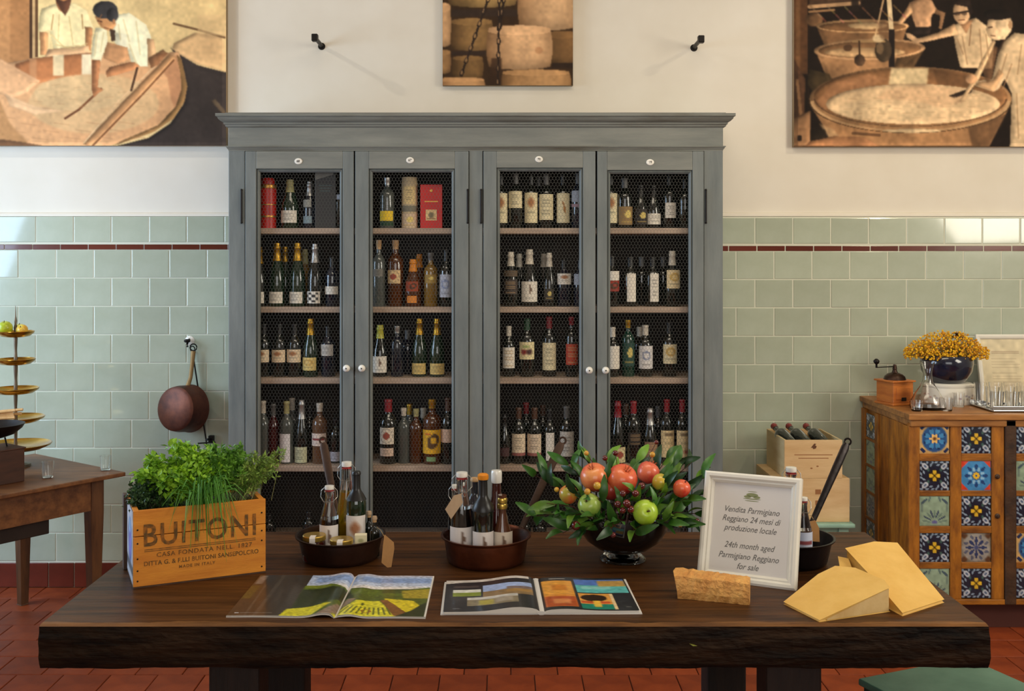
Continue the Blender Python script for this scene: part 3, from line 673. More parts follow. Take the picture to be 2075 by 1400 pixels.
PROF = {'bord': [(0, 0), (.94, 0), (1, .012), (1, .60), (.95, .66), (.7, .72), (.44, .77), (.385, .80), (.37, .955), (.42, .96), (.42, .985), (.36, 1), (0, 1)],
        'champ': [(0, 0), (.94, 0), (1, .015), (1, .42), (.93, .52), (.7, .64), (.47, .76), (.37, .90), (.43, .91), (.43, .94), (.36, .96), (.38, 1), (0, 1)],
        'spirit': [(0, 0), (.94, 0), (1, .015), (1, .64), (.93, .71), (.6, .76), (.4, .79), (.36, .82), (.36, .92), (.4, .93), (.4, 1), (0, 1)],
        'flask': [(0, 0), (.9, 0), (1, .04), (1, .3), (.86, .45), (.55, .6), (.38, .7), (.32, .9), (.4, .91), (.4, 1), (0, 1)]}
NECK = {'bord': (.80, .40), 'champ': (.74, .47), 'spirit': (.86, .41), 'flask': (.86, .41)}
paperm = printmat('printed_label', .7)
def label_canvas(col, style, w=14, h=18):
    c = Canvas(0, 0, 10, 14, w, h, col); dk = tuple(q*.5 for q in col)
    if style == 'text':
        for y in (3, 4.6, 9, 10.2): c.rect(2.2+random.random(), y, 7.6-random.random(), y+.8, dk, .55)
        c.rect(2, 6, 8, 7.4, tuple(q*.7 for q in col), .5)
    elif style == 'crest': c.ell(5, 4.6, 2.1, 2.3, (150, 84, 40), .8); c.rect(2.5, 8.6, 7.5, 9.4, dk, .5); c.rect(3, 10.8, 7, 11.4, dk, .4)
    elif style == 'ring': c.ell(5, 5.5, 3.1, 3.4, (196, 158, 80), .9, 0, 0, .55); c.ell(5, 5.5, 1.4, 1.5, (220, 190, 120), .8); c.rect(2, 10.6, 8, 11.4, dk, .5)
    elif style == 'bluering': c.ell(5, 6, 2.6, 3, (120, 130, 160), .9, 0, 0, .6); c.rect(3, 11, 7, 11.7, dk, .5)
    elif style == 'cherry': c.ell(3.4, 8, 1.6, 2.2, (130, 30, 26), 1); c.ell(6.6, 8, 1.7, 2.3, (60, 26, 24), 1); c.ell(4.6, 3.6, 2, 1.1, (110, 140, 60), .7)
    elif style == 'seal': c.rect(2.6, 1, 8, 3, (90, 70, 50), .7); c.ell(6, 11, 1.1, 1.1, (140, 40, 30), 1); c.rect(3, 6, 7, 6.7, dk, .4)
    elif style == 'roundred': c.ell(5, 7, 2.2, 3, (150, 60, 44), .9, 0); c.ell(5, 7, 4.4, 6.4, dk, .5, 0, 0, .86)
    elif style == 'sun': c.ell(6, 6.6, 2.6, 4.6, (70, 44, 20), .9, 0, .2, .5); c.rect(2, 2, 5, 3, (190, 60, 20), .8); c.rect(5, 8, 8, 9, (80, 44, 16), .8)
    elif style == 'chess': 
        for i in range(4):
            for j in range(4):
                if (i+j) % 2: c.rect(1+2*i, 1+3*j, 3+2*i, 4+3*j, (30, 28, 30), .9)
    elif style == 'wolf': c.poly([(5.4, 2), (6.4, 5), (5.8, 9), (4.6, 9), (5, 5)], (90, 60, 40), .8, 0); c.rect(3, 11, 7, 11.8, dk, .4)
    elif style == 'dancer': c.poly([(4, 3), (5, 7), (3, 10), (4.6, 8), (6.6, 10), (6, 5)], (170, 110, 50), .9, 0)
    elif style == 'redtext': c.rect(1.5, 5, 8.5, 8, (120, 34, 34), .85); c.rect(2.5, 10, 7.5, 10.8, dk, .4)
    elif style == 'gilt': c.ell(5.6, 6, 1.8, 3, (222, 198, 110), .9, 0); c.rect(2, 11, 8, 12, (190, 160, 80), .7)
    elif style == 'lines':
        for y in range(2, 13, 2): c.rect(2, y, 8, y+.7, (196, 160, 110), .6)
    return c
def make_label(parent, R, z0, z1, col, style, half=1.15, face=0.):
    cv = label_canvas(col, style)
    def fn(U, V):
        a = (U-.5)*2*half+face; return (R*np.sin(a), -R*np.cos(a), z1+(z0-z1)*V)
    obj('label', cv.mesh('label', fn, paperm), parent)
GLASS_CACHE = {}
def bottle(name, label, cat, x, y, z, kind, R, H, glass, capc=None, labels=(), group=None, capz=None, cork=False, face=0.):
    t = thing(name, label, cat, (x, y, z), 0, group)
    key = (kind, round(R, 4), round(H, 4), glass)
    if key not in GLASS_CACHE:
        o = MB().lathe([(r*R, q*H) for r, q in PROF[kind]], 26).build('glass_body', G[glass], t, smooth=50); GLASS_CACHE[key] = o.data
    else: obj('glass_body', GLASS_CACHE[key], t)
    z_, nr = NECK[kind]
    if capz: z_ = capz
    if capc:
        k2 = ('cap', kind, round(R, 4), round(H, 4), capc, z_)
        if k2 not in GLASS_CACHE:
            pts = [(r*R*1.05+.0006, q*H) for r, q in PROF[kind] if q >= z_ and r > 0]
            f_ = lambda q: np.interp(q, [b for a, b in PROF[kind][1:-1]], [a for a, b in PROF[kind][1:-1]])
            pts = [(float(f_(z_))*R*1.05+.0006, z_*H)]+[p for p in pts if p[1] > z_*H+1e-5]+[(0, H*1.003)]
            met = .8 if capc in ('gold', 'silver') else 0
            o = MB().lathe(pts, 20).build('capsule', cap(CAPC[capc], met), t, smooth=50); GLASS_CACHE[k2] = o.data
        else: obj('capsule', GLASS_CACHE[k2], t)
    for lb in labels:
        a, b, col, st = lb[:4]; hw = lb[4] if len(lb) > 4 else 1.15
        make_label(t, R*1.012+.0004, a, b, col, st, hw, face)
    return t
BD = 5.31; BM = F/BD
CREAM, WHITE, GREYB, PINK = (226, 212, 172), (228, 220, 206), (150, 156, 168), (206, 176, 158)
ORD = ['leftmost', 'second', 'third', 'fourth', 'fifth', 'sixth', 'seventh']
SHN = ['top', 'second', 'third', 'fourth']; DRN = ['far-left', 'inner-left', 'inner-right', 'far-right']
# per shelf, per door: (look, x, width px, top px, kind, glass, capsule, [labels (top px, bottom px, colour, style, half)])
B = {
 (0, 0): [('dark green sparkling bottle with white label', 588, 35, 364, 'champ', 'green', 'pale', [(427, 452, WHITE, 'text')]),
          ('slim bottle with silver neck foil', 627, 27, 368, 'champ', 'blue', 'silver', [(405, 420, (150, 148, 138), 'plain', .7), (438, 453, (130, 148, 156), 'plain', .8)]),
          ('dark bottle half hidden by the door frame', 690, 26, 372, 'bord', 'dark', 'black', [(395, 405, GREYB, 'plain')])],
 (0, 1): [('clear silver-capped bottle with yellow label', 785, 29, 360, 'spirit', 'clear', 'silver', [(428, 448, (232, 196, 40), 'plain'), (449, 458, (28, 60, 34), 'plain')])],
 (0, 2): [('wine bottle with tall cream crest label, cut by the frame', 1015, 29, 352, 'bord', 'dark', 'black', [(392, 452, CREAM, 'crest')]),
          ('wine bottle with short cream label set high', 1045, 29, 350, 'bord', 'dark', 'grey', [(388, 422, CREAM, 'text')]),
          ('wine bottle with tall cream crest label', 1076, 28, 352, 'bord', 'dark', 'black', [(391, 452, CREAM, 'crest')]),
          ('wine bottle with cream text label', 1107, 30, 352, 'bord', 'dark', 'grey', [(394, 446, CREAM, 'text')]),
          ('wine bottle with dancer figure on cream label', 1141, 28, 352, 'bord', 'dark', 'black', [(392, 452, CREAM, 'dancer')]),
          ('wine bottle with grey label', 1172, 30, 350, 'bord', 'blue', 'grey', [(387, 410, GREYB, 'plain'), (414, 420, (150, 120, 130), 'plain')])],
 (0, 3): [('wine bottle with tall cream label, cut by the frame', 1238, 28, 352, 'bord', 'dark', 'black', [(392, 452, CREAM, 'crest')]),
          ('wine bottle with wide brown-gold label', 1266, 32, 360, 'bord', 'dark', 'grey', [(419, 456, (140, 112, 70), 'gilt')]),
          ('small dark bottle with gilt emblem', 1298, 28, 376, 'champ', 'dark', 'black', [(424, 455, (40, 32, 28), 'gilt')]),
          ('short bottle with white label set low', 1324, 30, 376, 'champ', 'dark', 'black', [(433, 455, WHITE, 'text')]),
          ('wine bottle with white label turned aside', 1357, 28, 353, 'bord', 'dark', 'black', [(411, 442, WHITE, 'text', .9)]),
          ('unlabelled black bottle in the corner', 1388, 28, 362, 'bord', 'dark', 'black', [])],
 (1, 0): [('dark bottle with low white label, cut by the frame', 524, 32, 500, 'champ', 'dark', 'gold', [(591, 614, WHITE, 'text')]),
          ('burgundy bottle with gold foil and low white label', 561, 32, 492, 'champ', 'green', 'gold', [(591, 614, WHITE, 'text')]),
          ('burgundy bottle with gold foil and slanted white label', 603, 32, 492, 'champ', 'green', 'gold', [(591, 614, WHITE, 'text')]),
          ('bottle with long silver foil and chequered label', 639, 31, 494, 'champ', 'dark', 'silver', [(590, 614, WHITE, 'chess')]),
          ('dark bottle with white label band', 673, 30, 520, 'bord', 'blue', 'black', [(580, 596, WHITE, 'plain')])],
 (1, 1): [('clear spirit bottle with cork stopper', 768, 26, 486, 'spirit', 'clear', 'cork', [(545, 560, (120, 116, 108), 'text', .8)]),
          ('dark bottle with pale neck and square cream label', 801, 32, 486, 'spirit', 'amber', 'cork', [(547, 574, (222, 190, 140), 'roundred', .95)]),
          ('round orange liqueur bottle with orange foil', 837, 34, 525, 'champ', 'amber', 'orange', [(570, 590, (150, 60, 24), 'sun', .8), (599, 613, (214, 130, 44), 'plain', .6)]),
          ('golden spirit bottle with gilt neck', 873, 28, 512, 'spirit', 'gold', 'grey', [(556, 574, (150, 120, 56), 'gilt', .9)]),
          ('dark bottle with tall blue-grey label', 905, 30, 505, 'bord', 'dark', 'black', [(556, 602, (176, 178, 190), 'bluering')])],
 (1, 2): [('dark bottle with brown printed label and white top', 1035, 30, 510, 'champ', 'dark', 'white', [(548, 560, (96, 78, 58), 'text'), (566, 596, (60, 48, 42), 'lines')]),
          ('burgundy bottle with square white label and a small figure', 1073, 34, 505, 'champ', 'dark', 'white', [(570, 611, WHITE, 'wolf')]),
          ('slim dark bottle with white top and gilt marks', 1113, 26, 512, 'champ', 'dark', 'white', [(585, 608, (52, 44, 30), 'gilt', .8)]),
          ('wine bottle with short white label set high', 1143, 30, 525, 'bord', 'blue', 'black', [(554, 576, WHITE, 'crest')]),
          ('wine bottle with grey label, cut by the frame', 1176, 30, 525, 'bord', 'blue', 'black', [(555, 577, GREYB, 'plain')])],
 (1, 3): [('wine bottle with white and red label, cut by the frame', 1240, 30, 518, 'bord', 'dark', 'black', [(549, 568, WHITE, 'plain'), (568, 590, (150, 50, 36), 'sun')]),
          ('wine bottle with narrow tall white label', 1278, 30, 520, 'bord', 'dark', 'black', [(554, 611, WHITE, 'plain', .62)]),
          ('wine bottle with narrow tall white text label', 1323, 30, 520, 'bord', 'dark', 'black', [(554, 611, WHITE, 'text', .62)]),
          ('wine bottle with cream label and golden ring', 1362, 31, 508, 'champ', 'dark', 'white', [(547, 584, (228, 206, 160), 'ring')])],
 (2, 0): [('wine bottle with cream label, cut by the frame', 534, 30, 655, 'bord', 'dark', 'black', [(708, 733, (228, 206, 172), 'crest')]),
          ('wine bottle with low cream label', 566, 30, 655, 'bord', 'dark', 'black', [(708, 733, (228, 206, 172), 'crest')]),
          ('wine bottle with low cream label', 597, 31, 655, 'bord', 'dark', 'black', [(707, 733, (228, 206, 172), 'crest')]),
          ('bottle with gold capsule and yellow label', 630, 31, 645, 'champ', 'green', 'gold', [(723, 749, (222, 196, 120), 'ring')]),
          ('wine bottle with grey-white label set high', 665, 30, 660, 'bord', 'blue', 'black', [(697, 720, (196, 190, 180), 'text')])],
 (2, 1): [('bottle with yellow-green cap and big white label', 770, 31, 658, 'champ', 'dark', 'yellow', [(721, 754, WHITE, 'wolf')]),
          ('dark bottle with silver cap and no label', 805, 26, 660, 'spirit', 'blue', 'silver', []),
          ('sparkling bottle with long gold foil', 850, 31, 645, 'champ', 'green', 'gold', [(735, 757, (214, 184, 110), 'text')]),
          ('sparkling bottle with long gold foil', 886, 31, 645, 'champ', 'green', 'gold', [(735, 757, (214, 184, 110), 'text')])],
 (2, 2): [('bottle with pale cap and tall white sketched label', 1031, 26, 660, 'bord', 'dark', 'white', [(703, 745, WHITE, 'lines')]),
          ('bottle with green capsule and cherries on the label', 1068, 32, 645, 'bord', 'dark', 'green', [(692, 727, (228, 214, 166), 'cherry')]),
          ('bottle with red capsule and tall cream label', 1113, 30, 641, 'bord', 'dark', 'red', [(694, 749, CREAM, 'text', 1.1)]),
          ('bottle with red top and orange-red label', 1158, 26, 641, 'spirit', 'dark', 'red', [(696, 738, (176, 60, 32), 'lines')])],
 (2, 3): [('bottle with white label, cut by the frame', 1241, 28, 662, 'bord', 'dark', 'white', [(700, 746, WHITE, 'plain')]),
          ('green bottle with gold cap and dark green label', 1273, 26, 648, 'spirit', 'teal', 'gold', [(694, 741, (24, 64, 54), 'gilt')]),
          ('bottle with white label and blue ring', 1308, 30, 658, 'bord', 'dark', 'white', [(700, 746, (216, 212, 210), 'bluering')]),
          ('bottle with cream crest label', 1357, 30, 652, 'bord', 'dark', 'black', [(697, 736, (224, 210, 170), 'ring')])],
 (3, 0): [('clear bottle with white neck, cut by the frame', 532, 28, 812, 'bord', 'clear', 'white', []),
          ('slim dark red bottle', 553, 24, 818, 'bord', 'red', 'grey', []),
          ('clear bottle with tall white label', 581, 28, 812, 'bord', 'clear', 'pale', [(877, 934, (222, 218, 222), 'plain', .95)]),
          ('dark bottle with pale green label set low', 611, 29, 810, 'champ', 'dark', 'silver', [(904, 936, (200, 200, 164), 'text')]),
          ('brown spirit bottle with white label and red print', 648, 31, 816, 'spirit', 'honey', 'white', [(876, 901, (222, 204, 190), 'redtext')]),
          ('dark bottle with pale low label', 680, 26, 848, 'spirit', 'dark', 'black', [(914, 933, (176, 172, 180), 'text')])],
 (3, 1): [('big black vermouth bottle with round white label and red cap', 787, 37, 808, 'bord', 'dark', 'red', [(864, 897, (224, 212, 194), 'roundred', .85), (905, 921, (214, 188, 168), 'text', .8)]),
          ('clear bottle with white cap among the spirits', 818, 26, 826, 'spirit', 'clear', 'white', []),
          ('amber bottle with pale neck foil', 843, 28, 828, 'spirit', 'amber', 'pale', []),
          ('dark bottle with big yellow label and gold cap', 876, 38, 808, 'spirit', 'amber', 'gold', [(868, 916, (226, 172, 30), 'sun', 1.2), (922, 931, (120, 150, 100), 'plain', .5)]),
          ('bottle with pinkish label, cut by the frame', 908, 30, 805, 'bord', 'dark', 'brown', [(867, 894, (200, 166, 140), 'plain')])],
 (3, 2): [('slim dark bottle with worn label', 1022, 26, 838, 'champ', 'dark', 'black', [(905, 922, (70, 40, 40), 'plain', .8)]),
          ('wine bottle with cream label and red base line', 1051, 29, 825, 'bord', 'dark', 'brown', [(877, 915, (224, 206, 178), 'text'), (915, 921, (150, 90, 84), 'plain')]),
          ('wine bottle with cream label and red base line', 1083, 30, 825, 'bord', 'dark', 'brown', [(877, 915, (220, 200, 174), 'text'), (915, 921, (150, 90, 84), 'plain')]),
          ('wine bottle with narrow tall white label', 1114, 28, 828, 'bord', 'dark', 'black', [(875, 931, (226, 220, 208), 'plain', .62)]),
          ('wine bottle with grey-white label and pale neck band', 1148, 30, 822, 'bord', 'dark', 'grey', [(872, 922, (196, 190, 178), 'text')])],
 (3, 3): [('wine bottle with red capsule and arched cream label', 1252, 30, 812, 'champ', 'dark', 'red', [(904, 935, (222, 206, 158), 'roundred')]),
          ('black bottle with red capsule and gilt lettering', 1284, 30, 812, 'bord', 'dark', 'red', [(875, 900, (44, 34, 26), 'lines')]),
          ('bottle with silver neck and brownish label', 1317, 30, 826, 'champ', 'dark', 'silver', [(893, 932, (140, 110, 86), 'lines')]),
          ('wine bottle with red capsule and tall cream sealed label', 1351, 29, 808, 'bord', 'dark', 'red', [(870, 924, (224, 200, 148), 'seal')]),
          ('wine bottle with red capsule and tall cream sealed label', 1382, 29, 808, 'bord', 'dark', 'red', [(870, 924, (220, 196, 146), 'seal')])],
}
for (s_, d_), row in B.items():
    z = SHZ[s_]; zb = CY+(CH-z)*BM      # pixel row of the shelf top at the bottles' distance
    for k, (look, px, w, top, kind, gl, cp_, labs) in enumerate(row):
        H = (zb-top)/BM-.001; R = w/2/BM
        dy = random.uniform(-.008, .012)
        lab = [(max(.004, (zb-b)/BM), (zb-a)/BM, col, st)+tuple(r) for a, b, col, st, *r in labs]
        if s_ == 0:   # seen from below: keep the photo's label heights above the shelf
            pass
        bottle('wine_bottle' if kind in ('bord', 'champ') else 'spirit_bottle', '%s, %s shelf, %s door%s' % (look.replace(' and red base line', '') if 'red base' in look else look.replace(' and tall cream sealed label', ' and sealed label'), SHN[s_], DRN[d_], '' if sum(r_[0] == look for r_ in row) < 2 else ', '+('left' if row[k-1][0] != look else 'right')+' of two'), 'bottle',
               (px-CX)/BM, BD+dy, z, kind, R, H, gl, cp_, lab, 'bottles in the grey cabinet', capz={'silver': .70, 'gold': .72}.get(cp_) if kind == 'champ' and cp_ in ('silver', 'gold') else None,
               face=random.uniform(-.15, .15)-math.atan2((px-CX)/BM, BD)*-1)
# a few bottles in the back rows, only necks and shoulders show
BD2 = 5.43; BM2 = F/BD2
back = [(1, 0, 578, 500, 'champ', 'green', 'gold'), (1, 0, 618, 505, 'champ', 'gold', 'pale'), (1, 1, 850, 515, 'champ', 'amber', 'orange'), (3, 0, 592, 806, 'bord', 'clear', 'white'), (3, 0, 627, 822, 'bord', 'dark', 'black'),
        (3, 1, 830, 818, 'bord', 'clear', 'gold'), (3, 1, 858, 826, 'bord', 'dark', 'white'), (3, 2, 1066, 815, 'bord', 'dark', 'red'), (3, 2, 1100, 820, 'bord', 'dark', 'brown'), (3, 3, 1268, 818, 'bord', 'dark', 'brown'), (3, 3, 1334, 822, 'bord', 'dark', 'grey'),
        (1, 2, 1052, 514, 'champ', 'dark', 'white'), (1, 2, 1102, 514, 'champ', 'dark', 'white'), (2, 3, 1296, 662, 'bord', 'dark', 'white'), (1, 3, 1300, 520, 'bord', 'dark', 'grey'), (1, 3, 1344, 520, 'bord', 'dark', 'grey'), (0, 2, 1092, 356, 'bord', 'dark', 'grey'), (2, 1, 826, 668, 'bord', 'blue', 'grey')]
DUPB = {}
for s_, d_, px, top, kind, gl, cp_ in back:
    if sum((r_[0], r_[1], r_[6]) == (s_, d_, cp_) for r_ in back) > 1: DUPB[(s_, d_, cp_)] = min(px, DUPB.get((s_, d_, cp_), 9999))
for s_, d_, px, top, kind, gl, cp_ in back:
    z = SHZ[s_]; zb = CY+(CH-z)*BM2
    bottle('wine_bottle', 'back-row bottle with %s neck, %s shelf, %s door%s' % (cp_, SHN[s_], DRN[d_], '' if (s_, d_, cp_) not in DUPB else (', nearer the left' if px == DUPB[(s_, d_, cp_)] else ', nearer the right')), 'bottle', (px-CX)/BM2, BD2, z, kind, .036, (zb-top)/BM2, gl, cp_, [], 'bottles in the grey cabinet')
# bottles on the lowest shelf whose tops show under the fourth shelf
BD3 = 5.3
for d_, px, py, nm in ((0, 545, 1042, 'leftmost'), (0, 626, 1036, 'second from left'), (2, 1062, 1045, 'leftmost'), (2, 1094, 1050, 'second from left'), (3, 1392, 1040, 'rightmost')):
    p = W(px, py, BD3)
    bottle('wine_bottle', 'dark bottle top on the lowest shelf, %s behind the %s door' % (nm, DRN[d_]), 'bottle', p.x, BD3, .33, 'bord', .035, p.z-.33, 'dark', 'black', [], 'bottles in the grey cabinet')
# gift tubes and cartons on the top shelf
z = SHZ[0]; zb = CY+(CH-z)*BM
redtin = mat('red_lacquer_tin', L(178, 34, 26), .35, var=.2, vscale=12); goldm = mat('gold_band', L(190, 140, 66), .35, .8)
t = thing('gift_tube', 'red cylindrical gift tube with gold bands on the top cabinet shelf', 'tube', ((543-CX)/BM, BD, z))
MB().lathe([(0, 0), (.043, 0), (.043, .205), (.04, .208), (.04, .222), (.034, .226), (.034, .25), (.03, .258), (0, .26)], 28).build('tin', redtin, t, smooth=40)
for za, zb_ in ((.055, .066), (.118, .124), (.204, .223)):
    MB().lathe([(.0436, za), (.044, za+.001), (.044, zb_-.001), (.0436, zb_)], 28).build('band', goldm, t, smooth=40)
t = thing('gift_tube', 'pale beige cylindrical whisky tube on the top cabinet shelf', 'tube', ((830-CX)/BM, BD, z))
beige = mat('beige_card', L(200, 178, 140), .7, var=.15, vscale=15)
MB().lathe([(0, 0), (.041, 0), (.041, .235), (.039, .237), (.039, .262), (0, .264)], 28).build('tube_body', beige, t, smooth=40)
make_label(t, .0415, .125, .215, (214, 188, 132), 'text', .8); make_label(t, .0415, .004, .075, (206, 180, 150), 'gilt', 1.2)
MB().lathe([(.0414, .085), (.0418, .086), (.0418, .115), (.0414, .116)], 28).build('grey_band', mat('grey_green_card', L(120, 116, 100), .7), t, smooth=40)
def carton(name, label, px, w, top, col, cream=None):
    t = thing(name, label, 'carton', ((px-CX)/BM, BD, z)); ww = w/BM/2; h = (CY+(CH-z)*BM-top)/BM
    MB().box(-ww, ww, -.04, .04, 0, h).build('carton_body', mat(name+'_card', L(*col), .45, var=.1, vscale=10), t, bevel=.0015)
    return t, ww, h
t, ww, h = carton('red_gift_box', 'red bottle carton with a cream square emblem on the top cabinet shelf', 875, 44, 375, (196, 32, 26))
cv = Canvas(0, 0, 10, 10, 16, 16, (220, 186, 130)); cv.ell(5, 5, 2.4, 3, (110, 96, 70), .9); cv.rect(1, 8, 9, 8.7, (120, 80, 50), .6)
obj('emblem', cv.mesh('emblem', lambda U, V: (-.028+.056*U, np.full(U.shape, -.0408), .095-.055*V), paperm), t)
MB().box(-.034, .034, -.0404, -.0398, h*.6, h*.625).build('print_line', goldm, t)
MB().lathe([(0, 0), (.008, 0), (.006, .001), (0, .001)], 12, TR(0, -.0402, h*.86) @ RX(PI/2)).build('crest', goldm, t)
t, ww, h = carton('dark_gift_box', 'charcoal bottle carton with a grey slanted corner on the top cabinet shelf', 662, 42, 350, (54, 52, 50))
MB().prism([(-ww+.002, h-.04), (ww-.012, h-.012), (ww-.012, h-.002), (-ww+.002, h-.002)], 0, .0006, TR(0, -.0402, 0) @ RX(PI/2)).build('grey_corner', mat('grey_card', L(124, 118, 106), .6), t)
for k in range(3): MB().box(-.034+.004*k, .034-.006*k, -.0404, -.0398, h-.07-.014*k, h-.066-.014*k).build('print_line', mat('teal_ink', L(70, 84, 80), .6), t)
# ================================================================ things on the big table
clear = mat('clear_glass', (1, 1, 1), .02, trans=1., ior=1.45)
oil = mat('olive_oil', L(204, 168, 30), .04, trans=.75, ior=1.4)
vinegar = mat('dark_vinegar', L(24, 12, 10), .05, coat=.4)
brownliq = mat('brown_liqueur', L(86, 52, 36), .06, coat=.5)
kraft = mat('kraft_card', L(178, 130, 78), .85, var=.15, vscale=30)
kraftpale = mat('pale_kraft_card', L(186, 158, 128), .85, var=.12, vscale=30)
gasket = mat('red_rubber', L(196, 64, 62), .6)
steelw = mat('steel_wire', L(170, 170, 166), .3, .9)
goldlid = mat('gold_lid', L(206, 172, 84), .28, .85)
string = mat('twine', L(170, 138, 90), .9)
panmet = mat('dark_tinned_copper', L(70, 44, 32), .4, .7, c2=L(30, 22, 20), vscale=6, bump=.08, bscale=50)
panmet2 = mat('reddish_copper', L(124, 66, 40), .38, .75, c2=L(48, 28, 22), vscale=5, bump=.08, bscale=50)
paniron = mat('black_pan_iron', L(44, 36, 36), .32, .7, c2=L(26, 22, 22), vscale=6, bump=.08, bscale=50)
handlem = mat('brown_iron_handle', L(78, 58, 46), .55, .6, var=.4, vscale=18)
CONT = 'bottles and jars in the copper pans'
# ---- crate
A = onz(270, 1193); CA = math.atan2(.159, .3485); CLn, CW, CHt = .385, .245, .226
crw = mat('orange_pine_crate', L(222, 146, 46), .62, c2=L(186, 108, 26), vscale=3, vec=(1, 6, 6), bump=.08, detail=6)
crd = mat('dark_crate_batten', L(82, 54, 34), .7, c2=L(54, 36, 24), vscale=4, vec=(5, 5, 1))
soilm = mat('potting_soil', L(44, 32, 24), .95, var=.5, vscale=60, bump=.8, bscale=80)
stencil = mat('faded_stencil_ink', L(92, 66, 30), .8, c2=L(150, 92, 30), vscale=55, contrast=(.38, .56))
cr = thing('wooden_crate', 'orange pine crate with faded stencilled lettering, planted with herbs', 'crate', A, CA)
seam = .15
MB().box(0, CLn, 0, .011, .004, seam-.0012).build('front_board', crw, cr, bevel=.0012)
MB().box(0, CLn, .001, .012, seam+.0012, CHt).build('front_board', crw, cr, bevel=.0012)
MB().box(0, CLn, CW-.011, CW, .004, seam-.0012).build('back_board', crw, cr, bevel=.0012)
MB().box(0, CLn, CW-.011, CW, seam+.0012, CHt).build('back_board', crw, cr, bevel=.0012)
for x in (.001, CLn-.017):
    MB().box(x, x+.016, .0125, CW-.0115, .004, CHt-.002).build('end_panel', crw, cr, bevel=.0012)
MB().box(-.011, .0005, CW-.04, CW+.002, .0, CHt+.006).build('end_batten', crd, cr, bevel=.002)
MB().box(.0, CLn, 0, CW, 0, .004).build('base_board', crd, cr)
MB().box(.017, CLn-.017, .012, CW-.012, .02, CHt-.02).build('soil', soilm, cr)
cv = Canvas(0, 0, 10, 14, 30, 42, (168, 168, 174)); cv.ell(5.4, 6.6, 3, 4.4, (70, 90, 150), .9, 1); cv.ell(5.4, 7, 1.7, 3, (120, 110, 180), .9, 1); cv.ell(5, 4, 1.2, 1.4, (160, 200, 220), .9, 1); cv.rect(0, 10.6, 10, 12.6, (52, 54, 60), .9, 1); cv.noise(.08, 4)
obj('paper_poster', cv.mesh('paper_poster', lambda U, V: (np.full(U.shape, -.0006), (CW-.042)-(CW-.052)*U, CHt-.004-(CHt-.012)*V), printmat('poster_paper', .6)), cr)
for x, z in ((.012, .02), (.012, .05), (.012, .085), (.012, .13), (.012, .17), (.373, .02), (.373, .1), (.373, .13), (.373, .185)):
    MB().lathe([(0, 0), (.0028, 0), (.002, .001), (0, .0012)], 8, TR(x, 0, z) @ RX(PI/2)).build('nail', iron, cr)
def sten(body, size, x, z, sx=1., bold=0., sp=1.): text('lettering', body, size, stencil, cr, TR(x, -.0006, z) @ FRONT, sx=sx, bold=bold, extrude=.0001, space=sp)
sten('BUITONI', .092, CLn*.50, .148, .84, .0012, 1.12)
for k, z in enumerate((.1085, .1035)): MB().box(CLn*.08, CLn*.92, -.0005, .0005, z, z+.0022).build('stencil_bar', stencil, cr)
sten('CASA FONDATA NELL. 1827', .0185, CLn*.53, .091, 1.05, .0002, 1.16)
sten('DITTA G. & F.LLI BUITONI SANSEPOLCRO', .0185, CLn*.51, .068, .93, .0003, 1.05)
sten('MADE IN ITALY', .0125, CLn*.47, .049, 1., .0002, 1.25)
# ---- herbs
def green(name, c, c2): return mat(name, L(*c), .55, c2=L(*c2), vscale=30, sub=.0, rnd=0)
def herb(name, label, cx, cy, fn, m_, stem_m=None):
    base = cr.matrix_basis @ Vector((cx, cy, CHt-.022)); t = thing(name, label, 'herb', base, CA, 'herbs in the crate'); m1, m2 = fn()
    stuff(m1.build('foliage', m_, t)); 
    if m2.v: stuff(m2.build('stems', stem_m or m_, t))
    return t
def leafquad(m, p, d, up, l, w):
    d = Vector(d).normalized(); s_ = d.cross(Vector(up)); 
    if s_.length < 1e-3: s_ = Vector((1, 0, 0))
    s_.normalize(); n_ = s_.cross(d)
    p = Vector(p); a = p+d*l*.5+s_*w+n_*w*.35; b = p+d*l*.5-s_*w+n_*w*.35
    m.add([p, a, p+d*l, b], [(0, 1, 2), (0, 2, 3)])
def rv(s=1.): return Vector((random.gauss(0, s), random.gauss(0, s), random.gauss(0, s)))
def parsley(nst, spread, hgt, nl, size):
    def f():
        m1, m2 = MB(), MB()
        for i in range(nst):
            a = random.uniform(0, 2*PI); r = spread*math.sqrt(random.random()); h = hgt*random.uniform(.45, 1.0)*(1-.35*(r/spread)**2)
            b = Vector((random.gauss(0, spread*.3), random.gauss(0, spread*.3), 0)); e = Vector((r*math.cos(a), r*.8*math.sin(a), h))
            m2.tube([b, b.lerp(e, .5)+Vector((0, 0, h*.12)), e], .0011, 4)
            for k in range(nl):
                q = e+rv(.009); leafquad(m1, q, rv()+Vector((math.cos(a)*.6, math.sin(a)*.6, .2)), rv(.5)+Vector((0, -.2, 1)), size*random.uniform(.7, 1.2), size*.36)
            for k in range(nl//2):
                q = b.lerp(e, random.uniform(.4, .9))+rv(.012); leafquad(m1, q, rv(), rv(.5)+Vector((0, 0, 1)), size*.8, size*.3)
        return m1, m2
    return f
